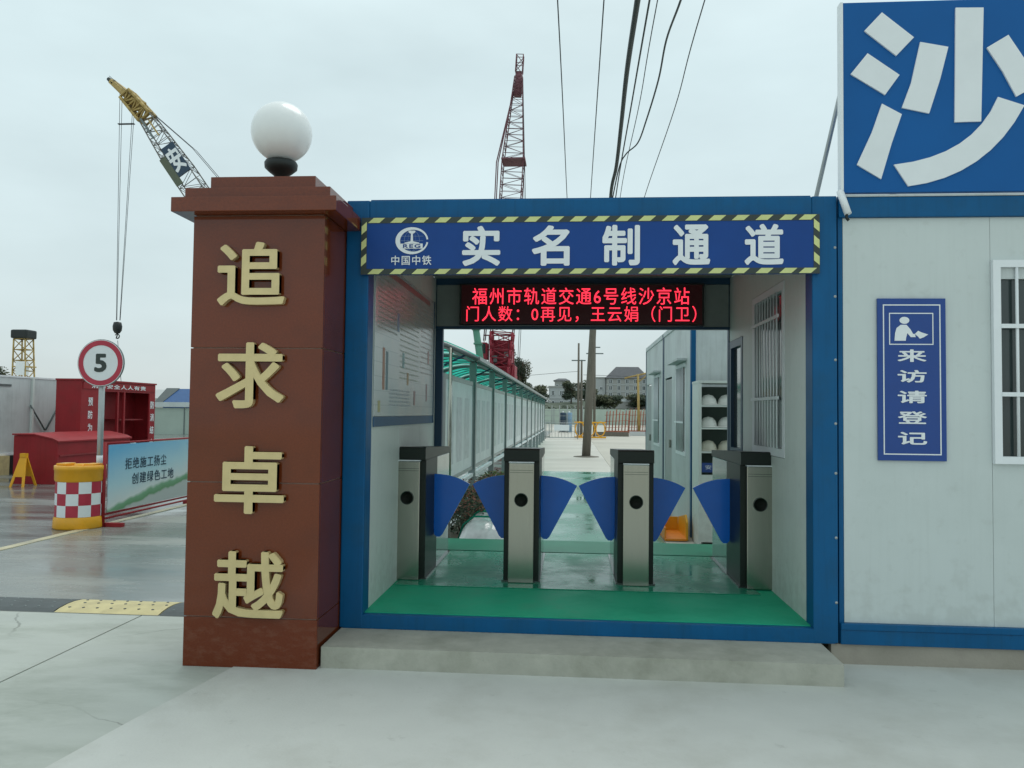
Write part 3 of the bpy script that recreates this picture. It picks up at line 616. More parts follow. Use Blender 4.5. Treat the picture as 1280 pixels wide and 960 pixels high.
# ---------------------------------------------------------------- office row on the right behind the passage
def row_cabin(y0, y1, label, first):
    c = thing('row_cabin', label, 'container cabin', (4.4, (y0+y1)/2, G), 'white cabins in the row behind the passage')
    x = 3.0; zt = 2.73
    P('corner_post', (x, y0, G), (x+.06, y0+.09, zt), m_blue if first else m_dblue, c)
    P('corner_post', (x, y1-.05, G), (x+.06, y1, zt), m_dblue, c)
    P('roof_beam', (x-.006, y0+.091, zt-.07), (x+.06, y1-.051, zt), m_white3, c)
    P('roof_sheet', (x+.061, y0, zt-.03), (6, y1, zt-.005), m_white3, c)
    P('end_wall', (x+.061, y0+.01, G), (6, y0+.05, zt-.035), m_white3, c)
    P('back_wall', (5.95, y0+.051, G), (6, y1, zt-.035), m_white3, c)
    wa, wb = y0+.5, y0+1.45; da, db = y0+1.95, y0+2.75
    P('wall_panel', (x+.01, y0+.091, G), (x+.05, wa, zt-.07), m_white3, c)
    P('wall_panel', (x+.01, wa, G), (x+.05, wb, .85), m_white3, c); P('wall_panel', (x+.01, wa, 2.10), (x+.05, wb, zt-.07), m_white3, c)
    P('wall_panel', (x+.01, wb, G), (x+.05, da, zt-.07), m_white3, c)
    P('wall_panel', (x+.01, da, 1.98), (x+.05, db, zt-.07), m_white3, c); P('wall_panel', (x+.01, db, G), (x+.05, y1-.051, zt-.07), m_white3, c)
    barred_window(c, wa, wb, .85, 2.10, x, -1, m_letter, 6, (1.3,), fw=.05)
    P('window_hood', (x-.12, wa-.08, 2.12), (x+.008, wb+.08, 2.15), m_white3, c)
    dr = P('door', (x+.015, da+.03, G+.02), (x+.045, db-.03, 1.95), m_grey, c)
    P('handle', (x-.02, da+.09, .9), (x+.012, da+.12, 1.02), m_steel, dr)
    return c
row_cabin(4.95, 7.93, 'nearest white cabin of the row, behind the helmet cabinet', True)
row_cabin(7.95, 10.93, 'second white cabin of the row, next beyond the nearest', False)
# helmet cabinet
hc = thing('helmet_cabinet', 'white cabinet with open shelves of safety helmets beside the row cabin', 'cabinet', (3.3, 4.5, G))
hx0, hx1, hy0, hy1 = 2.99, 3.75, 4.3, 4.78
P('side_panel', (hx0, hy0, G), (hx0+.035, hy1, 1.78), m_white2, hc); P('side_panel', (hx1-.035, hy0, G), (hx1, hy1, 1.78), m_white2, hc)
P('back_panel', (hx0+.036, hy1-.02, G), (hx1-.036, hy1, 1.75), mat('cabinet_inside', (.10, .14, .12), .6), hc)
P('top_panel', (hx0-.004, hy0-.004, 1.781), (hx1, hy1, 1.81), m_white2, hc)
for z in (1.50, 1.235, .955): P('shelf', (hx0+.036, hy0+.005, z), (hx1-.036, hy1-.021, z+.02), m_white2, hc)
P('lower_door', (hx0+.036, hy0, G+.05), (hx0+.38, hy0+.02, .70), m_white2, hc); P('lower_door', (hx0+.384, hy0, G+.05), (hx1-.036, hy0+.02, .70), m_white2, hc)
P('label_strip', (hx0+.04, hy0, .73), (hx0+.36, hy0+.012, .84), mat('label_blue', (.02, .06, .25), .5), hc)
text('label_text', '安全帽', (hx0+.2, hy0-.001, .79), X, Z, .24, .05, .002, m_letter, hc)
hi = 0
pos = ['upper shelf, left', 'upper shelf, right', 'middle shelf, left', 'middle shelf, right', 'lower shelf, left', 'lower shelf, right']
for z in (1.52, 1.255, .975):
    for x in (3.13, 3.34):
        hm = MB(); hm.lathe([(.105, 0), (.10, .03), (.088, .075), (.055, .115), (.001, .13)], (0, 0, 0), 20)
        t = thing('safety_helmet', ('white' if hi < 4 else 'cream')+' safety helmet on the '+pos[hi]+' of the cabinet', 'helmet', (x, hy0+.16, z), 'helmets in the cabinet')
        hm.build('shell', m_helmet if hi < 4 else m_helmet_y, t, world=False)
        br = MB().lathe([(.10, .0), (.135, .004), (.135, .01), (.10, .018)], (0, -.012, 0), 20); br.build('brim', m_helmet if hi < 4 else m_helmet_y, t, world=False); hi += 1
# orange board leaning by the cabinet
ob = thing('orange_crate', 'open orange and yellow plastic crate on the green path beside the white cabinet', 'crate', (2.72, 5.0, G))
P('panel', (2.64, 4.62, G+.006), (2.90, 5.4, G+.03), m_orange, ob)
MB().prism([(0, 0), (.75, 0), (.70, .20), (.12, .30), (0, .22)], (2.90, 4.65, G+.006), Y, Z, X, .025).build('panel', m_yel, ob)
P('panel', (2.66, 5.38, G+.03), (2.90, 5.41, G+.2), m_yel, ob); P('panel', (2.64, 4.65, G+.03), (2.66, 5.38, G+.16), m_orange, ob)

# ---------------------------------------------------------------- canopy walkway on the left behind the passage
cw = thing('canopy_walkway', 'long green arched canopy over a row of white notice boards and grey posts', 'canopy', (0, 20, G))
ys = [3.9]+[6.74+2.85*k for k in range(12)]
def arc(y, rr=0):      # section of the roof: from eave (right) over to the left
    pts = []
    for k in range(9):
        t = k/8; x = .42-1.5*t; z = 2.02+.30*math.sin(PI*(t*.80+.04))
        pts.append((x, y, z+rr))
    return pts
for a, b in zip(ys[:-1], ys[1:]):
    mb = MB(); A = arc(a+.03); B = arc(b-.03); mb.add(A+B, [(i, i+1, 10+i, 9+i) for i in range(8)], True)
    mb.build('roof_sheet', m_teal, cw)
    for k in range(1, 5):
        y = a+(b-a)*k/5; MB().tube(arc(y, -.02), .010, n=5).build('roof_rib', m_greydk if k != 1 else m_grey, cw)
    # notice board
    f = MB().box((-.02, a+.10, .55), (.02, b-.10, .60)).box((-.02, a+.10, 1.80), (.02, b-.10, 1.86)).box((-.025, a+.09, .60), (.025, a+.13, 1.80)).box((-.025, b-.13, .60), (.025, b-.09, 1.80))
    f = f.build('notice_board', m_grey, cw)
    P('sheet', (-.012, a+.131, .601), (.012, b-.131, 1.799), m_board, f)
    for q in range(3):
        yy = a+.35+q*(b-a-.6)/3; MB().add([(.0135, yy, .75), (.0135, yy+.5, .75), (.0135, yy+.5, 1.6), (.0135, yy, 1.6)], [(0, 1, 2, 3)]).build('printed_page', mat('page', (.52+.06*random.random(), .58+.05*random.random(), .62), .4, var=.2, scale=8), f)
    P('kick_rail', (-.03, a+.07, .44), (.03, b-.07, .49), m_letter, cw)
for y in ys:
    if y > 4: P('post', (-.05, y-.06, G), (.05, y+.06, 2.16), m_postgrey, cw, .006)
    MB().tube(arc(y, -.045), .032, n=6).build('roof_arch', m_greydk, cw)
    MB().tube([(.02, y, 1.95), (.30, y, 2.08)], .012, n=5).build('bracket', m_dblue, cw)
P('eave_rail', (.40, ys[0], 2.005), (.44, ys[-1], 2.05), m_grey, cw)
P('purlin', (-.03, ys[0], 2.165), (.03, ys[-1], 2.21), m_greydk, cw)
MB().tube([(.10, 3.88, G), (.10, 3.88, 2.15)], .022, n=8).build('post', m_steel, cw)
# planting under the canopy
def leaves(mb, c, rad, n, size, squash=1.0):
    for _ in range(n):
        v = Vector((random.gauss(0, 1), random.gauss(0, 1), random.gauss(0, 1))).normalized()*(random.random()**.4)
        p = Vector((c[0]+v.x*rad[0], c[1]+v.y*rad[1], c[2]+v.z*rad[2]))
        a = Vector((random.uniform(-1, 1), random.uniform(-1, 1), random.uniform(-.6, .6))).normalized(); b = a.orthogonal().normalized(); s = size*random.uniform(.6, 1.3)
        mb.add([p-a*s, p+b*s*.4, p+a*s, p-b*s*.4], [(0, 1, 2, 3)])
labels = ['nearest flowering bush under the canopy with red and russet leaves', 'second low bush under the canopy posts, dark green', 'third low bush under the canopy with russet tips', 'fourth low bush far along the canopy']
for i, (x, y, hh) in enumerate(((.10, 4.9, .62), (.12, 6.2, .45), (.12, 7.6, .5), (.1, 9.4, .45))):
    b = thing('garden_bush', labels[i], 'bush', (x, y, G), 'bushes along the canopy')
    mb = MB(); leaves(mb, (x, y, G+hh*.5), (.34, .62, hh*.55), 1300, .030); mb.build('foliage', m_leaf3 if i % 2 else m_leaf, b, kind='stuff')
    mb = MB(); leaves(mb, (x+.08, y, G+hh*.68), (.30, .5, hh*.42), 420, .026); mb.build('red_foliage', m_flower2, b, kind='stuff')
    for k in range(6): MB().tube([(x, y, G), (x+random.uniform(-.2, .2), y+random.uniform(-.3, .3), G+hh*.6)], .008, .004, 5).build('stem', m_bark, b)
fl = thing('red_flower', 'small bright red flower cluster at the front of the nearest bush', 'flower', (.02, 4.35, G))
mb = MB(); leaves(mb, (.03, 4.35, .22), (.07, .10, .07), 60, .03); mb.build('petals', m_flower, fl, kind='stuff'); MB().tube([(.03, 4.35, G), (.03, 4.35, .2)], .008, n=5).build('stem', m_leaf3, fl)
# wrapped bundle
wb_ = thing('wrapped_bundle', 'grey-white plastic-wrapped bundle on the ground behind the second turnstile', 'bundle', (.52, 4.3, G))
mb = MB(); nx_, ny_ = 14, 14; vv = []
def bulge(i, j):
    x = .17+.62*i/nx_; y = 3.95+1.25*j/ny_; e_ = min(1, 4*min(i, nx_-i)/nx_)**.5*min(1, 4*min(j, ny_-j)/ny_)**.5
    return (x, y, G+.004+.27*e_+random.uniform(-.02, .02)*e_)
mb.add([bulge(i, j) for j in range(ny_+1) for i in range(nx_+1)], [(j*(nx_+1)+i, j*(nx_+1)+i+1, (j+1)*(nx_+1)+i+1, (j+1)*(nx_+1)+i) for j in range(ny_) for i in range(nx_)], True)
mb.build('wrap', m_plastic, wb_)
for y in (4.25, 4.75): MB().tube([(.16, y, G+.02), (.22, y, G+.2), (.35, y, G+.30), (.62, y, G+.30), (.74, y, G+.2), (.80, y, G+.02)], .012, n=6).build('strap', m_teal, wb_)

# ---------------------------------------------------------------- utility pole and overhead cables
up = thing('utility_pole', 'weathered leaning utility pole on the concrete yard beyond the green path', 'utility pole', (2.03, 22.7, G))
MB().tube([(2.03, 22.7, G-.1), (2.14, 22.7, 2.2), (2.25, 22.7, 4.5), (2.40, 22.7, 7.65)], .155, .10, 14).build('shaft', m_wood, up)
MB().lathe([(.48, 0), (.44, .03), (.2, .05)], (2.04, 22.7, G-.012), 18).build('foot_pad', m_wood, up)
P('crossarm', (1.25, 22.55, 7.36), (3.75, 22.63, 7.45), m_greydk, up)
for x in (1.39, 2.046, 2.756, 2.98, 3.66): MB().lathe([(.03, 0), (.05, .02), (.035, .05), (.05, .07), (.02, .10)], (x, 22.59, 7.45), 10).build('insulator', m_letter, up)
def spl(pts, n=8):
    P_ = [Vector(p) for p in pts]; P_ = [P_[0]*2-P_[1]]+P_+[P_[-1]*2-P_[-2]]; o = []
    for i in range(1, len(P_)-2):
        for k in range(n):
            t = k/n; a, b, c, e_ = P_[i-1:i+3]
            o.append(.5*((2*b)+(c-a)*t+(2*a-5*b+4*c-e_)*t*t+(3*b-a-3*c+e_)*t**3))
    return o+[P_[-2]]
wires = [('thin overhead wire, leftmost of the wires above the passage', .011, [(1.05, -6, 7.7), (1.227, 7, 7.894), (1.325, 18, 7.75), (1.39, 22.6, 7.55)]),
         ('thin overhead wire second from the left above the passage', .011, [(1.87, -6, 7.7), (1.952, 7, 7.873), (2.013, 18, 7.75), (2.046, 22.6, 7.55)]),
         ('thick drooping black cable bundle, the heaviest overhead line', .048, [(2.36, -4, 7.3), (2.44, 4, 7.75), (2.473, 7, 7.857), (2.52, 10, 8.05), (2.60, 13, 8.12), (2.66, 16, 8.10), (2.62, 18, 7.95), (2.756, 22.6, 7.55)]),
         ('medium overhead wire just right of the thick cable bundle', .016, [(2.50, -6, 7.5), (2.659, 7, 7.851), (2.76, 12, 8.2), (2.77, 17, 8.0), (2.812, 22.6, 7.55)]),
         ('thin overhead wire close right of the medium wire', .009, [(2.6, -6, 7.5), (2.782, 7, 7.848), (2.93, 12, 8.2), (2.90, 17, 8.0), (2.98, 22.6, 7.55)]),
         ('slack overhead wire with a kink joining the thick bundle', .018, [(3.0, -6, 7.0), (3.12, 5, 7.6), (3.138, 7, 7.837), (3.157, 9, 8.177), (3.235, 11, 8.306), (3.181, 13, 8.231), (3.11, 14.5, 8.22), (2.86, 15.1, 8.14), (2.76, 16.5, 8.2), (2.66, 19, 7.763)]),
         ('thin overhead wire, rightmost and most slanted above the passage', .010, [(3.3, -6, 7.4), (3.505, 7, 7.826), (3.70, 12, 8.1), (3.60, 18, 7.8), (3.661, 22.6, 7.55)])]
for lb, rr, pts in wires:
    o = MB().tube(spl(pts), rr, n=6).build('overhead_wire', m_cable, None); tag(o, lb, 'cable', 'overhead wires above the passage')

# ---------------------------------------------------------------- far yard beyond
def simple_pole(x, y, h, arms, label):
    t = thing('distant_pole', label, 'utility pole', (x, y, G), 'distant poles in the yard')
    MB().tube([(x, y, G), (x, y, h)], .09, .06, 8).build('shaft', m_wood, t)
    for z, l_ in arms: P('crossarm', (x-l_, y-.04, z), (x+l_, y+.04, z+.07), m_greydk, t)
simple_pole(1.95, 45, 5.9, ((4.75, .45),), 'thin distant pole left of the leaning pole, with one short crossarm')
simple_pole(2.16, 46, 4.9, ((2.9, .2),), 'short dark distant pole immediately left of the leaning pole')
simple_pole(2.98, 45, 6.2, ((5.2, .55), (5.6, .35)), 'distant pole right of the leaning pole, with two crossarms')
for k, (y0, y1, x0, x1) in enumerate(((60, 60, -14, 2.2), (60, 60, 2.5, 30))):
    o = MB().tube(spl([(x0, y0, 4.6), ((x0+x1)/2, y0, 4.3), (x1, y1, 4.9)]), .02, n=4).build('overhead_wire', m_cable, None)
    tag(o, ('faint horizontal distant wire left of the leaning pole', 'faint horizontal distant wire right of the leaning pole')[k], 'cable')
# crowd barriers (steel) and yellow barrier
def barrier(x0, y, n, label, m, name='crowd_barrier', sheetm=None):
    t = thing(name, label, 'barrier', (x0+1, y, G), 'barriers across the far yard')
    fr = MB()
    for a, b in (((x0, .1), (x0+1.9, .1)), ((x0, .95), (x0+1.9, .95))): fr.tube([(a[0], y, G+a[1]), (b[0], y, G+b[1])], .025, n=5)
    for x in (x0, x0+1.9): fr.tube([(x, y, G), (x, y, G+.97)], .025, n=5)
    fr.build('frame', m, t)
    for k in range(n): MB().tube([(x0+1.9*(k+1)/(n+1), y, G+.1), (x0+1.9*(k+1)/(n+1), y, G+.95)], .014, n=4).build('bar', m, t)
    if sheetm: P('plate', (x0+.5, y-.03, G+.5), (x0+1.4, y-.015, G+.85), sheetm, t)
barrier(-1.7, 43, 9, 'grey crowd barrier at the far left end of the line, beside the canopy', m_grey)
barrier(.0, 41, 9, 'grey crowd barrier with pale plate, in the middle of the far line', m_grey, sheetm=m_letter)
yb2 = thing('yellow_barrier', 'low yellow hooped barrier behind the leaning pole', 'barrier', (2.5, 42, G))
for k in range(3):
    x = 1.75+k*.62; h_ = [(x+.27+.27*math.cos(a), 42, G+.6+.42*math.sin(a)) for a in [PI*2*i/16 for i in range(17)]]; MB().tube(h_, .04, n=5).build('hoop', m_yel, yb2)
P('base_bar', (1.7, 41.95, G+.05), (3.6, 42.05, G+.15), m_yel, yb2); P('base_bar', (1.7, 41.95, G+.95), (3.6, 42.05, G+1.03), m_yel, yb2)
for i, (x, m_, lb) in enumerate(((.85, m_navy, 'dark navy drum, left one of the two drums by the far fence'), (1.35, mat('light_blue_drum', (.20, .33, .46), .4), 'light blue drum, right one of the two drums by the far fence'))):
    t = thing('storage_drum', lb, 'drum', (x, 58, G), 'drums by the far fence')
    MB().lathe([(.22, 0), (.24, .02), (.24, .5), (.25, .52), (.24, .54), (.24, 1.0), (.25, 1.02), (.24, 1.05), (.24, 1.55), (.20, 1.58), (.001, 1.58)], (x, 58, G), 20).build('barrel', m_, t)
    MB().lathe([(.06, 0), (.06, .12), (.001, .14)], (x, 58, G+1.57), 10).build('cap', m_letter, t)
# mesh fence far
mf = thing('mesh_fence', 'grey mesh fence at the end of the yard behind the barriers', 'fence', (0, 56, G))
for k in range(10):
    x = -3+k*.6; MB().tube([(x, 56, G), (x, 56, 2.0)], .03, n=5).build('fence_post', m_grey, mf)
for z in (.1, .5, .9, 1.3, 1.7): P('fence_rail', (-3, 55.99, G+z), (2.4, 56.01, G+z+.03), m_grey, mf)
# pale wall
pw = thing('boundary_wall', 'long pale green boundary wall across the far end of the yard', 'wall', (10, 100, G))
for k in range(14): P('wall_panel', (-8+k*2.4, 100, G), (-8+k*2.4+2.36, 100.2, 1.95), m_pale, pw)
for k in range(15): P('pier', (-8.06+k*2.4, 99.95, G), (-8+k*2.4+.06, 100.25, 2.05), m_grey, pw)
# rebar cages and jib
for i, (x, y, n_) in enumerate(((5.2, 58, 8), (7.2, 60, 9), (9.2, 59, 8))):
    t = thing('rebar_cage', ['leftmost rust-red reinforcement cage by the pale wall', 'middle rust-red reinforcement cage beside the yellow jib', 'rightmost rust-red reinforcement cage near the cabins'][i], 'rebar cage', (x, y, G), 'rebar cages stored in the yard')
    mb = MB()
    for k in range(n_):
        xx = x-.9+1.8*k/(n_-1); mb.tube([(xx, y, G+.1), (xx+.1, y, G+1.7+.3*random.random())], .03, n=4)
        mb.tube([(xx, y+.8, G+.1), (xx+.1, y+.8, G+1.6+.4*random.random())], .03, n=4)
    for z in (.4, .9, 1.4): mb.tube([(x-1, y-.03, G+z), (x+1, y-.03, G+z+.1)], .025, n=4)
    mb.build('bars', m_rust, t); P('skid', (x-1, y-.1, G), (x+1, y+.9, G+.15), m_rust, t)
jb_ = thing('yellow_jib', 'small yellow post jib with a horizontal arm above the rebar cages', 'jib crane', (7.05, 60, G))
MB().tube([(7.1, 60, G), (7.0, 60, 4.7)], .12, .09, 8).build('post', m_crane_y, jb_); MB().tube([(5.9, 60, 4.35), (9.5, 60, 5.2)], .07, n=6).build('arm', m_crane_y, jb_)
MB().tube([(7.0, 60, 4.0), (7.9, 60, 4.75)], .05, n=6).build('stay', m_crane_y, jb_)
# timber planks
for i, (x, y) in enumerate(((3.2, 48), (5.6, 50))):
    t = thing('plank_stack', ('stack of dark planks lying beside the leaning pole', 'stack of pale planks lying before the rebar cages')[i], 'plank stack', (x, y, G))
    for k in range(4): P('plank', (x+.02*k, y+.3*k, G+.0), (x+2.2, y+.3*k+.24, G+.22+.05*(k % 2)), m_wood if i == 0 else m_wall_f, t)

# trees and far buildings
def tree(x, y, z, h, cr_, label, m=m_leaf, m2=m_leaf2, n=2600, group='trees on the far slope', lean=0):
    t = thing('broadleaf_tree', label, 'tree', (x, y, z), group)
    tr = MB(); tr.tube([(x, y, z-.3), (x+lean*.3, y, z+h*.35), (x+lean, y, z+h*.75)], h*.035, h*.012, 7)
    for k in range(5):
        a = 2*PI*k/5+random.random(); tr.tube([(x+lean*.4, y, z+h*(.3+.07*k)), (x+lean*.6+cr_*.6*math.cos(a), y+cr_*.6*math.sin(a), z+h*(.5+.08*k))], h*.014, h*.005, 5)
    tr.build('trunk', m_bark, t)
    for mm, q in ((m, .65), (m2, .35)):
        mb = MB()
        for k in range(9):
            a = random.random()*2*PI; rr = cr_*random.uniform(.2, .75); zz = z+h*random.uniform(.35, .88)
            leaves(mb, (x+lean*.7+rr*math.cos(a), y+rr*math.sin(a), zz), (cr_*.42, cr_*.42, h*.12), int(n*q/9), cr_*.10)
        mb.build('crown', mm, t)
    return t
tree(-2.55, 58, G, 6.9, .95, 'tall dark tree rising behind the canopy roof', n=6500, lean=-.25)
tr_l = ['round tree at the left edge of the far slope', 'tree behind the end of the canopy', 'tree between the low white buildings', 'dark tree left of the thin poles', 'tree right of the three-storey building', 'tall dark tree beside the cabins', 'low tree below the three-storey building', 'broad tree on the slope under the white wing']
for i, (x, y, z, h, c_) in enumerate(((-9, 150, 0, 7.5, 3.6), (-5.2, 145, 0, 7, 3.2), (1.5, 190, 3, 6.5, 3), (5, 170, 2.3, 6.5, 3), (29, 215, 5, 8, 4), (17.2, 120, 0, 7.2, 2.6), (17, 170, 2, 4, 3.4), (9, 160, 1.5, 4, 3.4))):
    tree(x, y, z, h, c_, tr_l[i])
hb = MB(); 
for k in range(26): leaves(hb, (-6+k*1.6, 128+random.uniform(-3, 3), .8+random.random()*.8), (1.6, 2, 1.2), 90, .32)
tag(hb.build('scrub', m_leaf, None), None, None, None, 'stuff')
def far_building(name, label, x0, x1, y, z0, z1, roof, rows, cols, m, depth=10, roofm=m_roof, ww=1.1, wh=1.4):
    t = thing(name, label, 'building', ((x0+x1)/2, y, z0), None)
    wl = P('wall', (x0, y, z0-4), (x1, y+depth, z1), m, t)
    if roof > 0:
        xm0, xm1 = x0+(x1-x0)*.25, x1-(x1-x0)*.2; o_ = .5
        MB().add([(x0-o_, y-o_, z1), (x1+o_, y-o_, z1), (x1+o_, y+depth+o_, z1), (x0-o_, y+depth+o_, z1), (xm0, y+depth/2, z1+roof), (xm1, y+depth/2, z1+roof)],
                 [(3, 2, 1, 0), (0, 1, 5, 4), (1, 2, 5), (2, 3, 4, 5), (3, 0, 4)]).build('roof', roofm, t)
    else: P('parapet', (x0-.15, y-.15, z1), (x1+.15, y+depth+.15, z1+.5), m_wall_b, t)
    for i in range(rows):
        for j in range(cols):
            cx_ = x0+(x1-x0)*(j+.5)/cols; cz = z0+(z1-z0)*(i+.5)/rows
            f = MB()
            for a, b in (((-ww/2, -wh/2), (ww/2, -wh/2+.12)), ((-ww/2, wh/2-.12), (ww/2, wh/2)), ((-ww/2, -wh/2), (-ww/2+.12, wh/2)), ((ww/2-.12, -wh/2), (ww/2, wh/2)), ((-.05, -wh/2), (.05, wh/2))):
                f.box((cx_+a[0], y-.10, cz+a[1]), (cx_+b[0], y+.02, cz+b[1]))
            f = f.build('window', m_letter, t); P('pane', (cx_-ww/2+.1, y-.05, cz-wh/2+.1), (cx_+ww/2-.1, y-.02, cz+wh/2-.1), m_glassdk, f)
    for i in range(1, rows): P('floor_band', (x0-.1, y-.12, z0+(z1-z0)*i/rows-.15), (x1+.1, y-.001, z0+(z1-z0)*i/rows+.1), m_wall_f, t)
    return t
far_building('apartment_house', 'three-storey pale house with grey hipped roof on the far slope', 12.4, 25.2, 238, 6.3, 12.4, 3.8, 3, 5, m_wall_b)
far_building('white_house', 'plain white two-storey wing left of the hipped-roof house', 6.8, 12.2, 240, 6.2, 12.3, 0, 1, 2, m_wall_f, ww=1.0, wh=1.0)
far_building('low_white_house', 'low white flat-roofed house by the end of the canopy', -4.4, 4.5, 200, 2.6, 8.0, 0, 2, 4, m_wall_f, ww=.9)
far_building('grey_house', 'small grey house on the skyline left of the thin poles', -3.8, .6, 245, 8, 11.8, .9, 1, 3, m_wall_b, ww=.9)
gw = thing('site_wall', 'white topped retaining wall below the three-storey house', 'wall', (18, 170, 2))
P('wall_panel', (7, 170, 0), (34, 170.4, 4.1), m_wall_b, gw); P('coping', (6.9, 169.9, 4.1), (34.1, 170.5, 4.7), m_letter, gw)

# ---------------------------------------------------------------- cranes
def lattice(P0, P1, w0, w1, nseg, rc, rb, up=(0, 1, 0)):
    P0, P1 = Vector(P0), Vector(P1); t = (P1-P0).normalized(); a = t.cross(Vector(up)).normalized(); b = t.cross(a).normalized()
    ch = MB(); br = MB(); prev = None
    for i in range(nseg+1):
        q = i/nseg; c = P0.lerp(P1, q); w_ = (w0+(w1-w0)*q)/2
        cur = [c+a*w_*sx+b*w_*sy for sx, sy in ((-1, -1), (1, -1), (1, 1), (-1, 1))]
        if prev:
            for k in range(4):
                ch.tube([prev[k], cur[k]], rc, n=4)
                k2 = (k+1) % 4; br.tube([prev[k], cur[k2]] if i % 2 else [prev[k2], cur[k]], rb, n=3)
        for k in range(4): br.tube([cur[k], cur[(k+1) % 4]], rb, n=3)
        prev = cur
    return ch, br
# left yellow crane, boom in plane y=50
c1 = thing('crawler_crane', 'yellow-tipped lattice boom crane with blue character panel, behind the pillar', 'crane', (-13, 50, G))
knee = Vector((-30.99, 50, 24.13)); root = Vector((-14.95, 50, 1.5)); tip = Vector((-33.35, 50, 26.1))
ax_ = (knee-root)
def bp(q): return root+ax_*q
for q0, q1, w0, w1, ns, mm in ((0, .10, .5, 1.5, 4, m_crane_y), (.10, .78, 1.5, 1.5, 24, m_crane_g), (.78, .95, 1.5, .95, 8, m_crane_g)):
    ch, br = lattice(bp(q0), bp(q1), w0, w1, ns, .05, .026); s_ = ch.build('boom_section', mm, c1, kind='stuff'); br.build('bracing', mm, s_, kind='stuff')
ch, br = lattice(bp(.95), knee.lerp(tip, .35), 1.0, .85, 5, .13, .09); s_ = ch.build('boom_tip', m_crane_y, c1, kind='stuff'); br.build('bracing', m_crane_y, s_, kind='stuff')
MB().tube([knee.lerp(tip, -.15), knee.lerp(tip, .3), knee.lerp(tip, .9)], .50, .24, n=5).build('tip_head', m_crane_y, c1)
MB().tube([knee.lerp(tip, .8), tip], .24, .14, n=8).build('sheave_block', m_black, c1)
t_ = ax_.normalized(); nrm = Vector((0, -1, 0)); sd = t_.cross(nrm).normalized()
sd = sd if sd.x > 0 else -sd                       # towards the upper right across the boom
def plate(name, q, ln, s0, s1, m, yy):
    pc = bp(q); pm = MB(); q_ = [pc-t_*ln+sd*s0, pc+t_*ln+sd*s0, pc+t_*ln+sd*s1, pc-t_*ln+sd*s1]
    pm.add([(v+nrm*yy)[:] for v in q_]+[(v+nrm*(yy+.06))[:] for v in q_], [(3, 2, 1, 0), (4, 5, 6, 7), (0, 1, 5, 4), (1, 2, 6, 5), (2, 3, 7, 6), (3, 0, 4, 7)])
    pm.build(name, m, c1); return pc
pc = plate('name_panel', .795, 1.25, -.25, .80, m_navy, .78)
plate('olive_panel', .775, 1.2, -.80, -.26, mat('olive_plate', (.10, .12, .08), .6), .76)
plate('name_panel', .66, .6, -.1, .8, m_navy, .78); plate('grey_plate', .915, .9, -.35, -.2, m_greydk, .6); plate('grey_plate', .905, .7, .12, .22, m_crane_y, .6)
up_ = t_ if t_.z > 0 else -t_
rt_ = up_.cross(Vector((0, 1, 0))).normalized(); rt_ = rt_ if rt_.x > 0 else -rt_
text('panel_character', '安', tuple(pc+sd*.27+nrm*.845), tuple(rt_), tuple(rt_.cross(Vector((1, 0, 0))).normalized() if False else up_), 1.0, 1.9, .01, m_letter, c1, off=.03)
for o_ in (.35, -.35): MB().tube([tip+Vector((.3, o_, .05)), bp(.80)+Vector((1.3, o_, 1.0)), bp(.45)+Vector((2.1, o_, 1.7)), Vector((-10.5, 50+o_, 7.5))], .025, n=4).build('pendant_rope', m_cable, c1)
for dx, zt_ in ((0, 25.1), (.18, 25.1), (1.2, 24.4), (1.05, 24.4)):
    MB().tube([(-32.4+dx, 50, zt_), (-32.15+dx*.25, 50, 7.9)], .018, n=4).build('hoist_rope', m_cable, c1)
MB().box((-32.45, 49.9, 22.6), (-31.2, 50.1, 22.66)).build('spreader', m_cable, c1)
MB().lathe([(.05, .85), (.26, .8), (.33, .5), (.30, .2), (.18, 0), (.05, -.05)], (-32.05, 50, 6.95), 12).build('hook_block', m_black, c1)
hk = [(-32.05+.17*math.sin(a), 50, 6.62-.17*math.cos(a)+.1) for a in [-.4+PI*1.5*i/10 for i in range(11)]]
MB().tube([(-32.05, 50, 7.0), (-32.05, 50, 6.8)]+hk, .05, .03, n=6).build('hook', m_black, c1)
MB().tube([(-32.0, 50, 6.4), (-31.6, 50, 3.0)], .02, n=4).build('tag_line', m_cable, c1)
P('machine_house', (-13.5, 48.5, 1.3), (-8.2, 51.5, 3.9), m_crane_y, c1, .1); P('cab', (-14.6, 48.2, 1.3), (-12.9, 49.4, 3.4), m_crane_y, c1, .1)
P('windscreen', (-14.64, 48.3, 2.1), (-14.58, 49.3, 3.2), m_glassdk, c1)
for y in (48.3, 51.7): P('crawler_track', (-14.2, y-.45, G), (-8.0, y+.45, 1.0), m_black, c1, .3)
MB().tube([(-9, 49.4, 3.9), (-10.5, 49.6, 7.5), (-12.5, 49.6, 3.9)], .12, n=6).build('mast_frame', m_crane_y, c1)
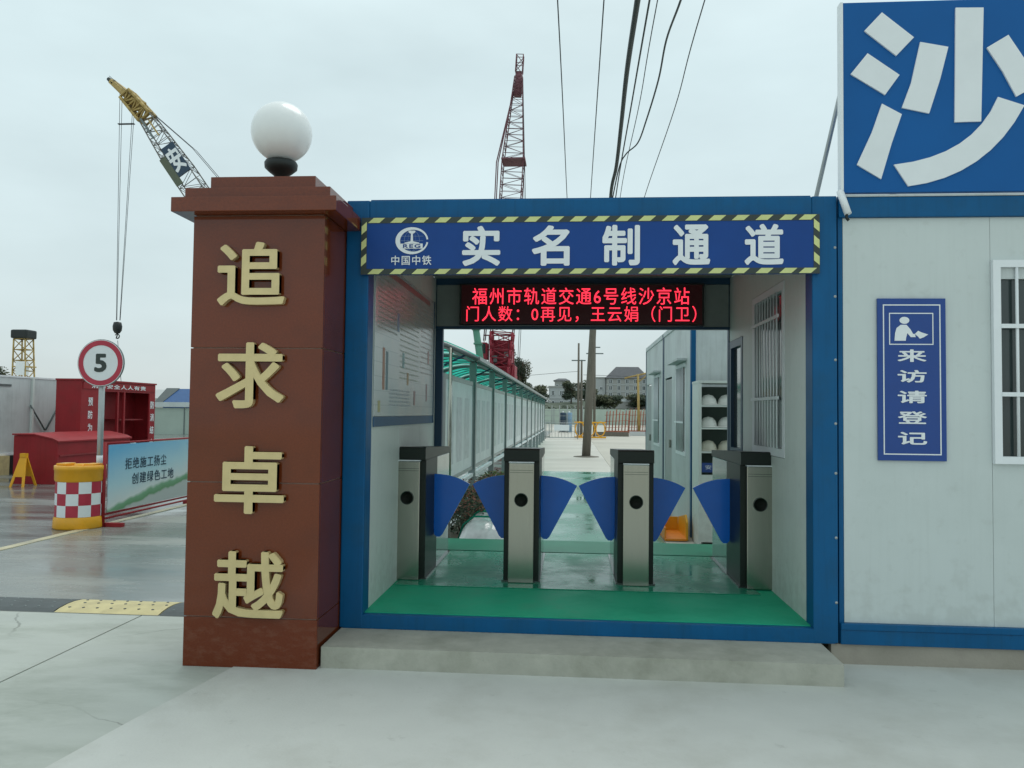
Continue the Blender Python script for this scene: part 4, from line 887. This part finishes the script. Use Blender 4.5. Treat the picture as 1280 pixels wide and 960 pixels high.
# red crane behind canopy
c2 = thing('red_crawler_crane', 'red crane with tall dark red lattice boom rising behind the canopy', 'crane', (-3.6, 50, G))
r0, r1 = Vector((-3.62, 50, 3.4)), Vector((-2.42, 50, 26.2))
def rp(q): return r0+(r1-r0)*q
ch, br = lattice(rp(0), rp(.16), 1.1, 1.55, 6, .10, .05); s_ = ch.build('boom_section', m_crane_r, c2, kind='stuff'); br.build('bracing', m_crane_r, s_, kind='stuff')
ch, br = lattice(rp(.16), rp(.70), 1.55, 1.5, 26, .045, .020); s_ = ch.build('boom_section', m_crane_rd, c2, kind='stuff'); br.build('bracing', m_crane_rd, s_, kind='stuff')
ch, br = lattice(rp(.70), rp(.97), 1.5, .55, 14, .045, .022); s_ = ch.build('boom_section', m_crane_rd, c2, kind='stuff'); br.build('bracing', m_crane_rd, s_, kind='stuff')
MB().tube([rp(.91), rp(.985)], .30, .26, n=8).build('boom_head', m_crane_rd, c2)
ch, br = lattice(rp(.985), rp(1.04), .5, .5, 2, .05, .03); s_ = ch.build('top_frame', m_crane_rd, c2, kind='stuff'); br.build('bracing', m_crane_rd, s_, kind='stuff')
for dx in (-.1, -.22): MB().tube([rp(.93)+Vector((-.3, 0, 0)), rp(.70)+Vector((-1.0+dx, 0, 0)), (-3.95+dx, 50, 14.5), (-4.55+dx, 50, 6.5)], .05, n=4).build('stay_rope', m_crane_rd, c2)
for dx in (.0, .12): MB().tube([rp(.97)+Vector((.3, 0, 0)), (-1.95+dx, 50, 15), (-2.35+dx, 50, 4)], .025, n=4).build('hoist_rope', m_cable, c2)
for q in (.28, .70): 
    c = rp(q); MB().box((c.x-.8, 49.1, c.z-.05), (c.x+.9, 50.9, c.z+.05)).build('walkway_frame', m_crane_rd, c2)
P('machine_house', (-4.2, 51.2, 4.9), (-2.85, 54, 6.6), m_crane_r, c2, .08); P('engine_box', (-4.3, 51.2, 1.1), (-2.6, 54, 4.85), m_crane_r, c2, .08)
for z in (4.9, 5.9, 6.95): P('catwalk', (-4.9, 50.9, z), (-2.6, 51.15, z+.07), m_crane_rd, c2)
for k in range(7): MB().tube([(-4.85+k*.36, 51.0, 4.95), (-4.85+k*.36, 51.0, 6.95)], .035, n=4).build('rail_post', m_crane_rd if k % 2 else m_crane_r, c2)
for k in range(4): MB().tube([(-4.6+k*.5, 50.95, 2.0), (-4.2+k*.5, 50.95, 4.9)], .06, n=4).build('strut', m_crane_r, c2)
P('winch_box', (-4.3, 50.6, 5.0), (-3.85, 51.1, 5.5), m_greydk, c2, .05); P('vent', (-3.4, 51.1, 5.2), (-3.0, 51.19, 5.8), m_wall_f, c2)
P('cab', (-5.0, 50.2, 5.2), (-4.55, 51.4, 6.4), m_crane_r, c2, .05); P('windscreen', (-4.9, 50.17, 5.6), (-4.65, 50.195, 6.3), m_glassdk, c2)
for y in (48.2, 51.2): P('crawler_track', (-6, y-.4, G), (-1.2, y+.4, 1.0), m_black, c2, .3)
gm_ = thing('green_mast', 'pale green leaning mast beside the red crane body', 'mast', (-4.5, 49, G))
MB().tube([(-4.35, 47.5, G), (-4.72, 47.5, 5.1), (-5.35, 47.5, 9.2)], .26, .22, n=8).build('mast', m_crane_gr, gm_)
for z, x in ((6.0, -4.86), (7.0, -5.02), (8.0, -5.17)): P('mast_collar', (x-.28, 47.2, z), (x+.28, 47.8, z+.1), m_crane_gr, gm_)
# small lattice tower on the left
lt = thing('lattice_tower', 'small yellow-green lattice tower with a dark box on top behind the white wall', 'tower', (-46.8, 60, G))
ch, br = lattice((-46.55, 60, G), (-46.75, 60, 7.4), 1.35, 1.05, 8, .07, .05); s_ = ch.build('legs', m_crane_y, lt, kind='stuff'); br.build('bracing', m_crane_y, s_, kind='stuff')
P('top_box', (-47.5, 59.3, 7.42), (-46.0, 60.7, 8.2), m_black, lt, .15); P('platform', (-47.3, 59.4, 4.9), (-45.9, 60.6, 5.0), m_crane_y, lt); P('white_unit', (-46.9, 59.3, 4.2), (-46.1, 59.9, 5.4), m_letter, lt)

# ---------------------------------------------------------------- left road side: sign, drum, banner, hump, cabinets
ss = thing('speed_sign', 'round red-rimmed speed limit sign reading 5 on a grey pole', 'road sign', (-4.87, 5.06, G), rz=math.radians(2))
ss_pole = MB().tube([(0, .045, 0), (0, .045, 2.3)], .038, n=16).build('pole', m_grey, ss, world=False)
for z0, z1, mm in ((.30, .42, m_letter), (.42, .54, m_signred), (.54, .66, m_letter), (.66, .78, m_signred), (.78, .90, m_letter)):
    MB().lathe([(.0385, z0), (.041, z0+.001), (.041, z1-.001), (.0385, z1)], (0, .045, 0), 16).build('band', mm, ss, world=False)
def disc(name, ro, ri, y0, y1, m, parent, zc=2.152):
    b = MB().lathe([(ri, 0), (ro, 0), (ro, 1), (ri, 1), (ri, 0)] if ri > 0 else [(.0005, 0), (ro, 0), (ro, 1), (.0005, 1)], (0, 0, 0), 56, smooth=False)
    b.v = [(x, y0+z*(y1-y0), zc+y) for x, y, z in b.v]; return b.build(name, m, parent, world=False)
disc('back_rim', .322, 0, 0, .022, m_greydk, ss)
disc('face', .315, 0, -.004, -.001, m_letter, ss); disc('red_ring', .306, .240, -.008, -.005, m_signred, ss)
text('numeral', '5', (0, -.0045, 2.152), X, Z, .17, .25, .003, m_hz_k, ss, off=.035, world=False)
for z in (2.05, 2.25): MB().box((-.06, .022, z-.015), (.06, .06, z+.015)).build('clamp', m_grey, ss, world=False)
dr = thing('traffic_drum', 'yellow crash drum with red and white checks at foot of speed sign', 'traffic drum', (-4.845, 4.66, G))
for nm, pf in (('base', [(.001, 0), (.295, 0), (.303, .02), (.295, .13), (.284, .15)]), ('top', [(.284, .60), (.295, .62), (.297, .74), (.303, .745), (.303, .80), (.281, .805), (.265, .79), (.001, .79)]), ('body', [(.281, .15), (.277, .60)])):
    MB().lathe(pf, (0, 0, 0), 40).build(nm, m_yel, dr, world=False)
for i in range(3):
    for k in range(12):
        a = 2*PI*k/12; z0 = .155+i*.148; MB().lathe([(.2835, z0), (.2835, z0+.147)], (0, 0, 0), 3, a+.0, a+PI/6).build('reflective_check', m_signred if (i+k) % 2 else m_letter, dr, world=False)
MB().lathe([(.001, .03), (.07, .028), (.08, 0)], (0, 0, .79), 16).build('filler_cap', m_yel, dr, world=False)
for sx_ in (-.2, .17): MB().box((sx_-.07, -.1, .79), (sx_+.07, .1, .825), .01).build('lug', m_yel, dr, world=False)
bn = thing('banner_barrier', 'red tube barrier carrying a sky-blue printed slogan banner', 'banner', (-4.53, 5.9, G))
P('banner_sheet', (-4.535, 4.75, .05), (-4.525, 7.30, .925), m_banner, bn)
for y in (4.70, 7.36): MB().tube([(-4.55, y, G), (-4.55, y, .96)], .022, n=8).build('post', m_red, bn)
for z in (.025, -.03, .945): MB().tube([(-4.55, 4.7, z), (-4.55, 7.36, z)], .014, n=8).build('rail', m_red, bn)
for y in (4.75, 7.3): P('foot', (-4.8, y-.03, G+.001), (-4.3, y+.03, G+.05), m_red, bn)
chars('slogan_character', '拒绝施工扬尘', (-4.524, 5.665, .655), Y, Z, 1.07, .155, .002, m_print_b, bn, off=.01)
chars('slogan_character', '创建绿色工地', (-4.524, 5.86, .44), Y, Z, 1.12, .155, .002, m_print_b, bn, off=.01)
# rail for banner bottom kerb
sh = thing('speed_hump', 'black and yellow rubber speed hump across the wet road beside pillar', 'speed hump', (-2.5, .9, G))
def hump_seg(x0, x1, m):
    s = MB(); pr = [(0, 0), (.06, .014), (.16, .024), (.24, .024), (.34, .014), (.40, 0)]
    s.prism(pr, (x0+.006, .635, G+.001), Y, Z, X, x1-x0-.012); o = s.build('hump_segment', m, sh)
    for k in range(int((x1-x0)/.11)):
        for j, (yy, zz) in enumerate(((.09, .0165), (.20, .0235), (.31, .0165))):
            xx = x0+.07+k*.11+(.05 if j == 1 else 0)
            if xx < x1-.04: MB().lathe([(.001, .006), (.010, .005), (.013, -.004)], (xx, .635+yy, G+zz), 8).build('stud', m_rubber if m is m_yel2 else m_greydk, o)
for a, b, mm in ((-6.3, -5.3, m_yel2), (-5.3, -4.3, m_rubber), (-4.3, -3.3, m_yel2), (-3.3, -2.39, m_rubber), (-2.39, -1.565, m_yel2), (-1.565, -.835, m_rubber)): hump_seg(a, b, mm)
# fire point cabinet: faces +x
fc = thing('fire_cabinet', 'red open-front fire equipment shed with white lettering by the far kerb', 'fire cabinet', (-9.9, 13, G))
FX, FY0, FY1, FZ = -9.6, 11.85, 15.0, 2.03
P('back_panel', (FX-.60, FY0, G), (FX-.55, FY1, FZ), m_red, fc); P('roof', (FX-.61, FY0-.02, FZ+.001), (FX+.03, FY1+.02, FZ+.04), m_red, fc)
P('side_panel', (FX-.549, FY0, G), (FX, FY0+.04, FZ), m_red, fc); P('side_panel', (FX-.549, FY1-.04, G), (FX, FY1, FZ), m_red, fc)
P('front_panel', (FX-.04, FY0+.041, G), (FX, 12.62, FZ), m_red, fc); P('front_panel', (FX-.04, 14.72, G), (FX, FY1-.041, FZ), m_red, fc)
P('lintel', (FX-.04, 12.621, 1.80), (FX, 14.719, FZ), m_red, fc); P('plinth', (FX-.04, 12.621, G), (FX, 14.719, .35), m_red, fc)
for y in (13.28, 13.55): P('mullion', (FX-.05, y, .351), (FX, y+.06, 1.799), m_red, fc)
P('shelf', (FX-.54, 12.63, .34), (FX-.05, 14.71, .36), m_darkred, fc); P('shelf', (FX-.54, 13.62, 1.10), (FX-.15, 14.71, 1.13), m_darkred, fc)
P('canopy_board', (FX+.001, 11.9, 1.845), (FX+.015, 14.95, 2.0), m_red, fc)
chars('fascia_character', '消防安全人人有责', (FX+.0155, 13.35, 1.92), Y, Z, 2.3, .105, .003, m_letter, fc, off=.02)
for i, ch in enumerate('预防为主'): text('side_lettering', ch, (FX+.001, 12.2, 1.55-i*.30), Y, Z, .17, .19, .003, m_letter, fc, off=.02)
for i, ch in enumerate('防消结合'): text('side_lettering', ch, (FX+.001, 14.86, 1.50-i*.33), Y, Z, .18, .2, .003, m_letter, fc, off=.02)
for i, (y, lb) in enumerate(((12.9, 'small pale bucket in the left bay of the red fire shed'), (13.16, 'small pale bucket beside the mullion of the red fire shed'), (13.95, 'pale bucket at left in the right bay of the red fire shed'), (14.3, 'pale bucket at right in the right bay of the red fire shed'))):
    t = thing('fire_bucket', lb, 'bucket', (FX-.2, y, .361), 'buckets in the fire shed')
    MB().lathe([(.001, .0), (.07, 0), (.10, .19), (.095, .19), (.07, .02)], (0, 0, 0), 14).build('pail', m_letter if i > 1 else m_wall_f, t, world=False)
sb = thing('sand_box', 'large red sand box with sloping lid in front of the fire shed', 'sand box', (-9.2, 11.1, G))
SX, SXX = -8.74, -9.67
MB().prism([(SX, G), (SX, .70), (SX-.08, .76), (SXX+.45, .84), (SXX, .84), (SXX, G)], (0, 9.85, 0), X, Z, Y, 2.55).build('box', m_red, sb)
MB().prism([(SX+.03, .705), (SX+.03, .735), (SX-.09, .79), (SXX+.44, .875), (SXX-.02, .875), (SXX-.02, .845), (SXX+.45, .845), (SX-.08, .765)], (0, 9.82, 0), X, Z, Y, 2.61).build('lid', m_red, sb)
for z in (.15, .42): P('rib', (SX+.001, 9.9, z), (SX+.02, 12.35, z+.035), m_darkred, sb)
# yellow A-frame
af = thing('caution_board', 'small yellow folding caution board standing on the wet asphalt', 'caution board', (-9.15, 9.45, G))
for s in (-1, 1):
    MB().prism([(-.15, 0), (-.105, 0), (-.075, .2), (.075, .2), (.105, 0), (.15, 0), (.065, .60), (-.065, .60)], (-9.15, 9.45+s*.19, G), X, (0, -s*.28, .96), (0, -s*.96, -.28), .02).build('panel', m_yel, af)
P('hinge', (-9.21, 9.41, G+.565), (-9.09, 9.49, G+.64), m_yel, af)
# left white site wall
lw = thing('site_hoarding', 'tall white panel hoarding with grey diagonal braces along the far left', 'hoarding', (-11.4, 13, G))
for k in range(7):
    y0 = 6.3+k*1.6; P('hoarding_panel', (-11.45, y0+.01, .35), (-11.40, y0+1.59, 2.09), m_white3, lw)
    P('hoarding_post', (-11.40, y0-.03, G), (-11.35, y0+.03, 2.12), m_white2, lw)
P('top_rail', (-11.46, 6.3, 2.091), (-11.385, 17.5, 2.13), m_letter, lw); P('bottom_rail', (-11.46, 6.3, .30), (-11.38, 17.5, .349), m_letter, lw)
MB().tube([(-11.36, 12.62, 1.45), (-11.36, 13.15, .85)], .02, n=6).build('brace', m_greydk, lw); MB().tube([(-11.36, 13.85, 1.72), (-11.36, 13.18, .85)], .02, n=6).build('brace', m_greydk, lw)
P('slot', (-11.40, 11.0, 1.88), (-11.385, 12.0, 1.93), m_greydk, lw)
kb = thing('striped_kerb', 'yellow and black striped kerb blocks at the foot of the white hoarding', 'kerb', (-11.35, 12, G))
for k in range(36): P('kerb_block', (-11.42, 6.3+k*.31, G), (-11.28, 6.3+k*.31+.306, .295), m_yel2 if k % 2 else m_black, kb)
# pale wall and blue roof hut far left
bw = thing('rear_wall', 'pale green panel wall with white coping far behind the banner', 'wall', (-24, 40, G))
for k in range(8): P('wall_panel', (-33+k*1.9, 40, G), (-33+k*1.9+1.86, 40.1, 1.45), m_pale, bw); P('pier', (-33.03+k*1.9, 39.96, G), (-33+k*1.9+.02, 40.12, 1.5), m_greydk, bw)
P('coping', (-33.1, 39.85, 1.51), (-17.7, 40.2, 1.80), m_white3, bw)
hu = thing('blue_roof_hut', 'small hut with a blue pitched roof behind the pale wall', 'hut', (-26, 48, G))
P('wall', (-27.3, 48, G), (-22.5, 51, 1.95), m_bluer, hu)
MB().prism([(-.5, 1.75), (1.3, 2.85), (3.1, 1.75)], (-27.7, 48, 0), (0, 1, 0), Z, X, 5.6).build('roof', m_bluer, hu)
MB().add([(-27.75, 47.4, 1.72), (-27.2, 47.4, 1.72), (-26.75, 49.3, 2.9), (-27.75, 49.3, 2.9)], [(0, 1, 2, 3)]).build('gable', m_glassdk, hu)
for i, (x, h, lb) in enumerate(((-52.5, 5.6, 'leftmost tree on the skyline above the hoarding'), (-50.5, 5.4, 'middle tree on the skyline above the hoarding'), (-48.6, 5.1, 'tree beside the lattice tower above the hoarding'))):
    tree(x, 62, G, h, 1.3, lb, group='trees above the hoarding')
gs = thing('grey_shed', 'pale grey shed roofline far behind the fire shed', 'shed', (-30, 60, G))
P('wall', (-36, 60, G), (-24.5, 63, 2.3), m_wall_b, gs); MB().prism([(0, 2.3), (1.5, 3.1), (3, 2.3)], (-36.2, 60, 0), Y, Z, X, 12).build('roof', m_wall_f, gs)
bpy.context.view_layer.update()
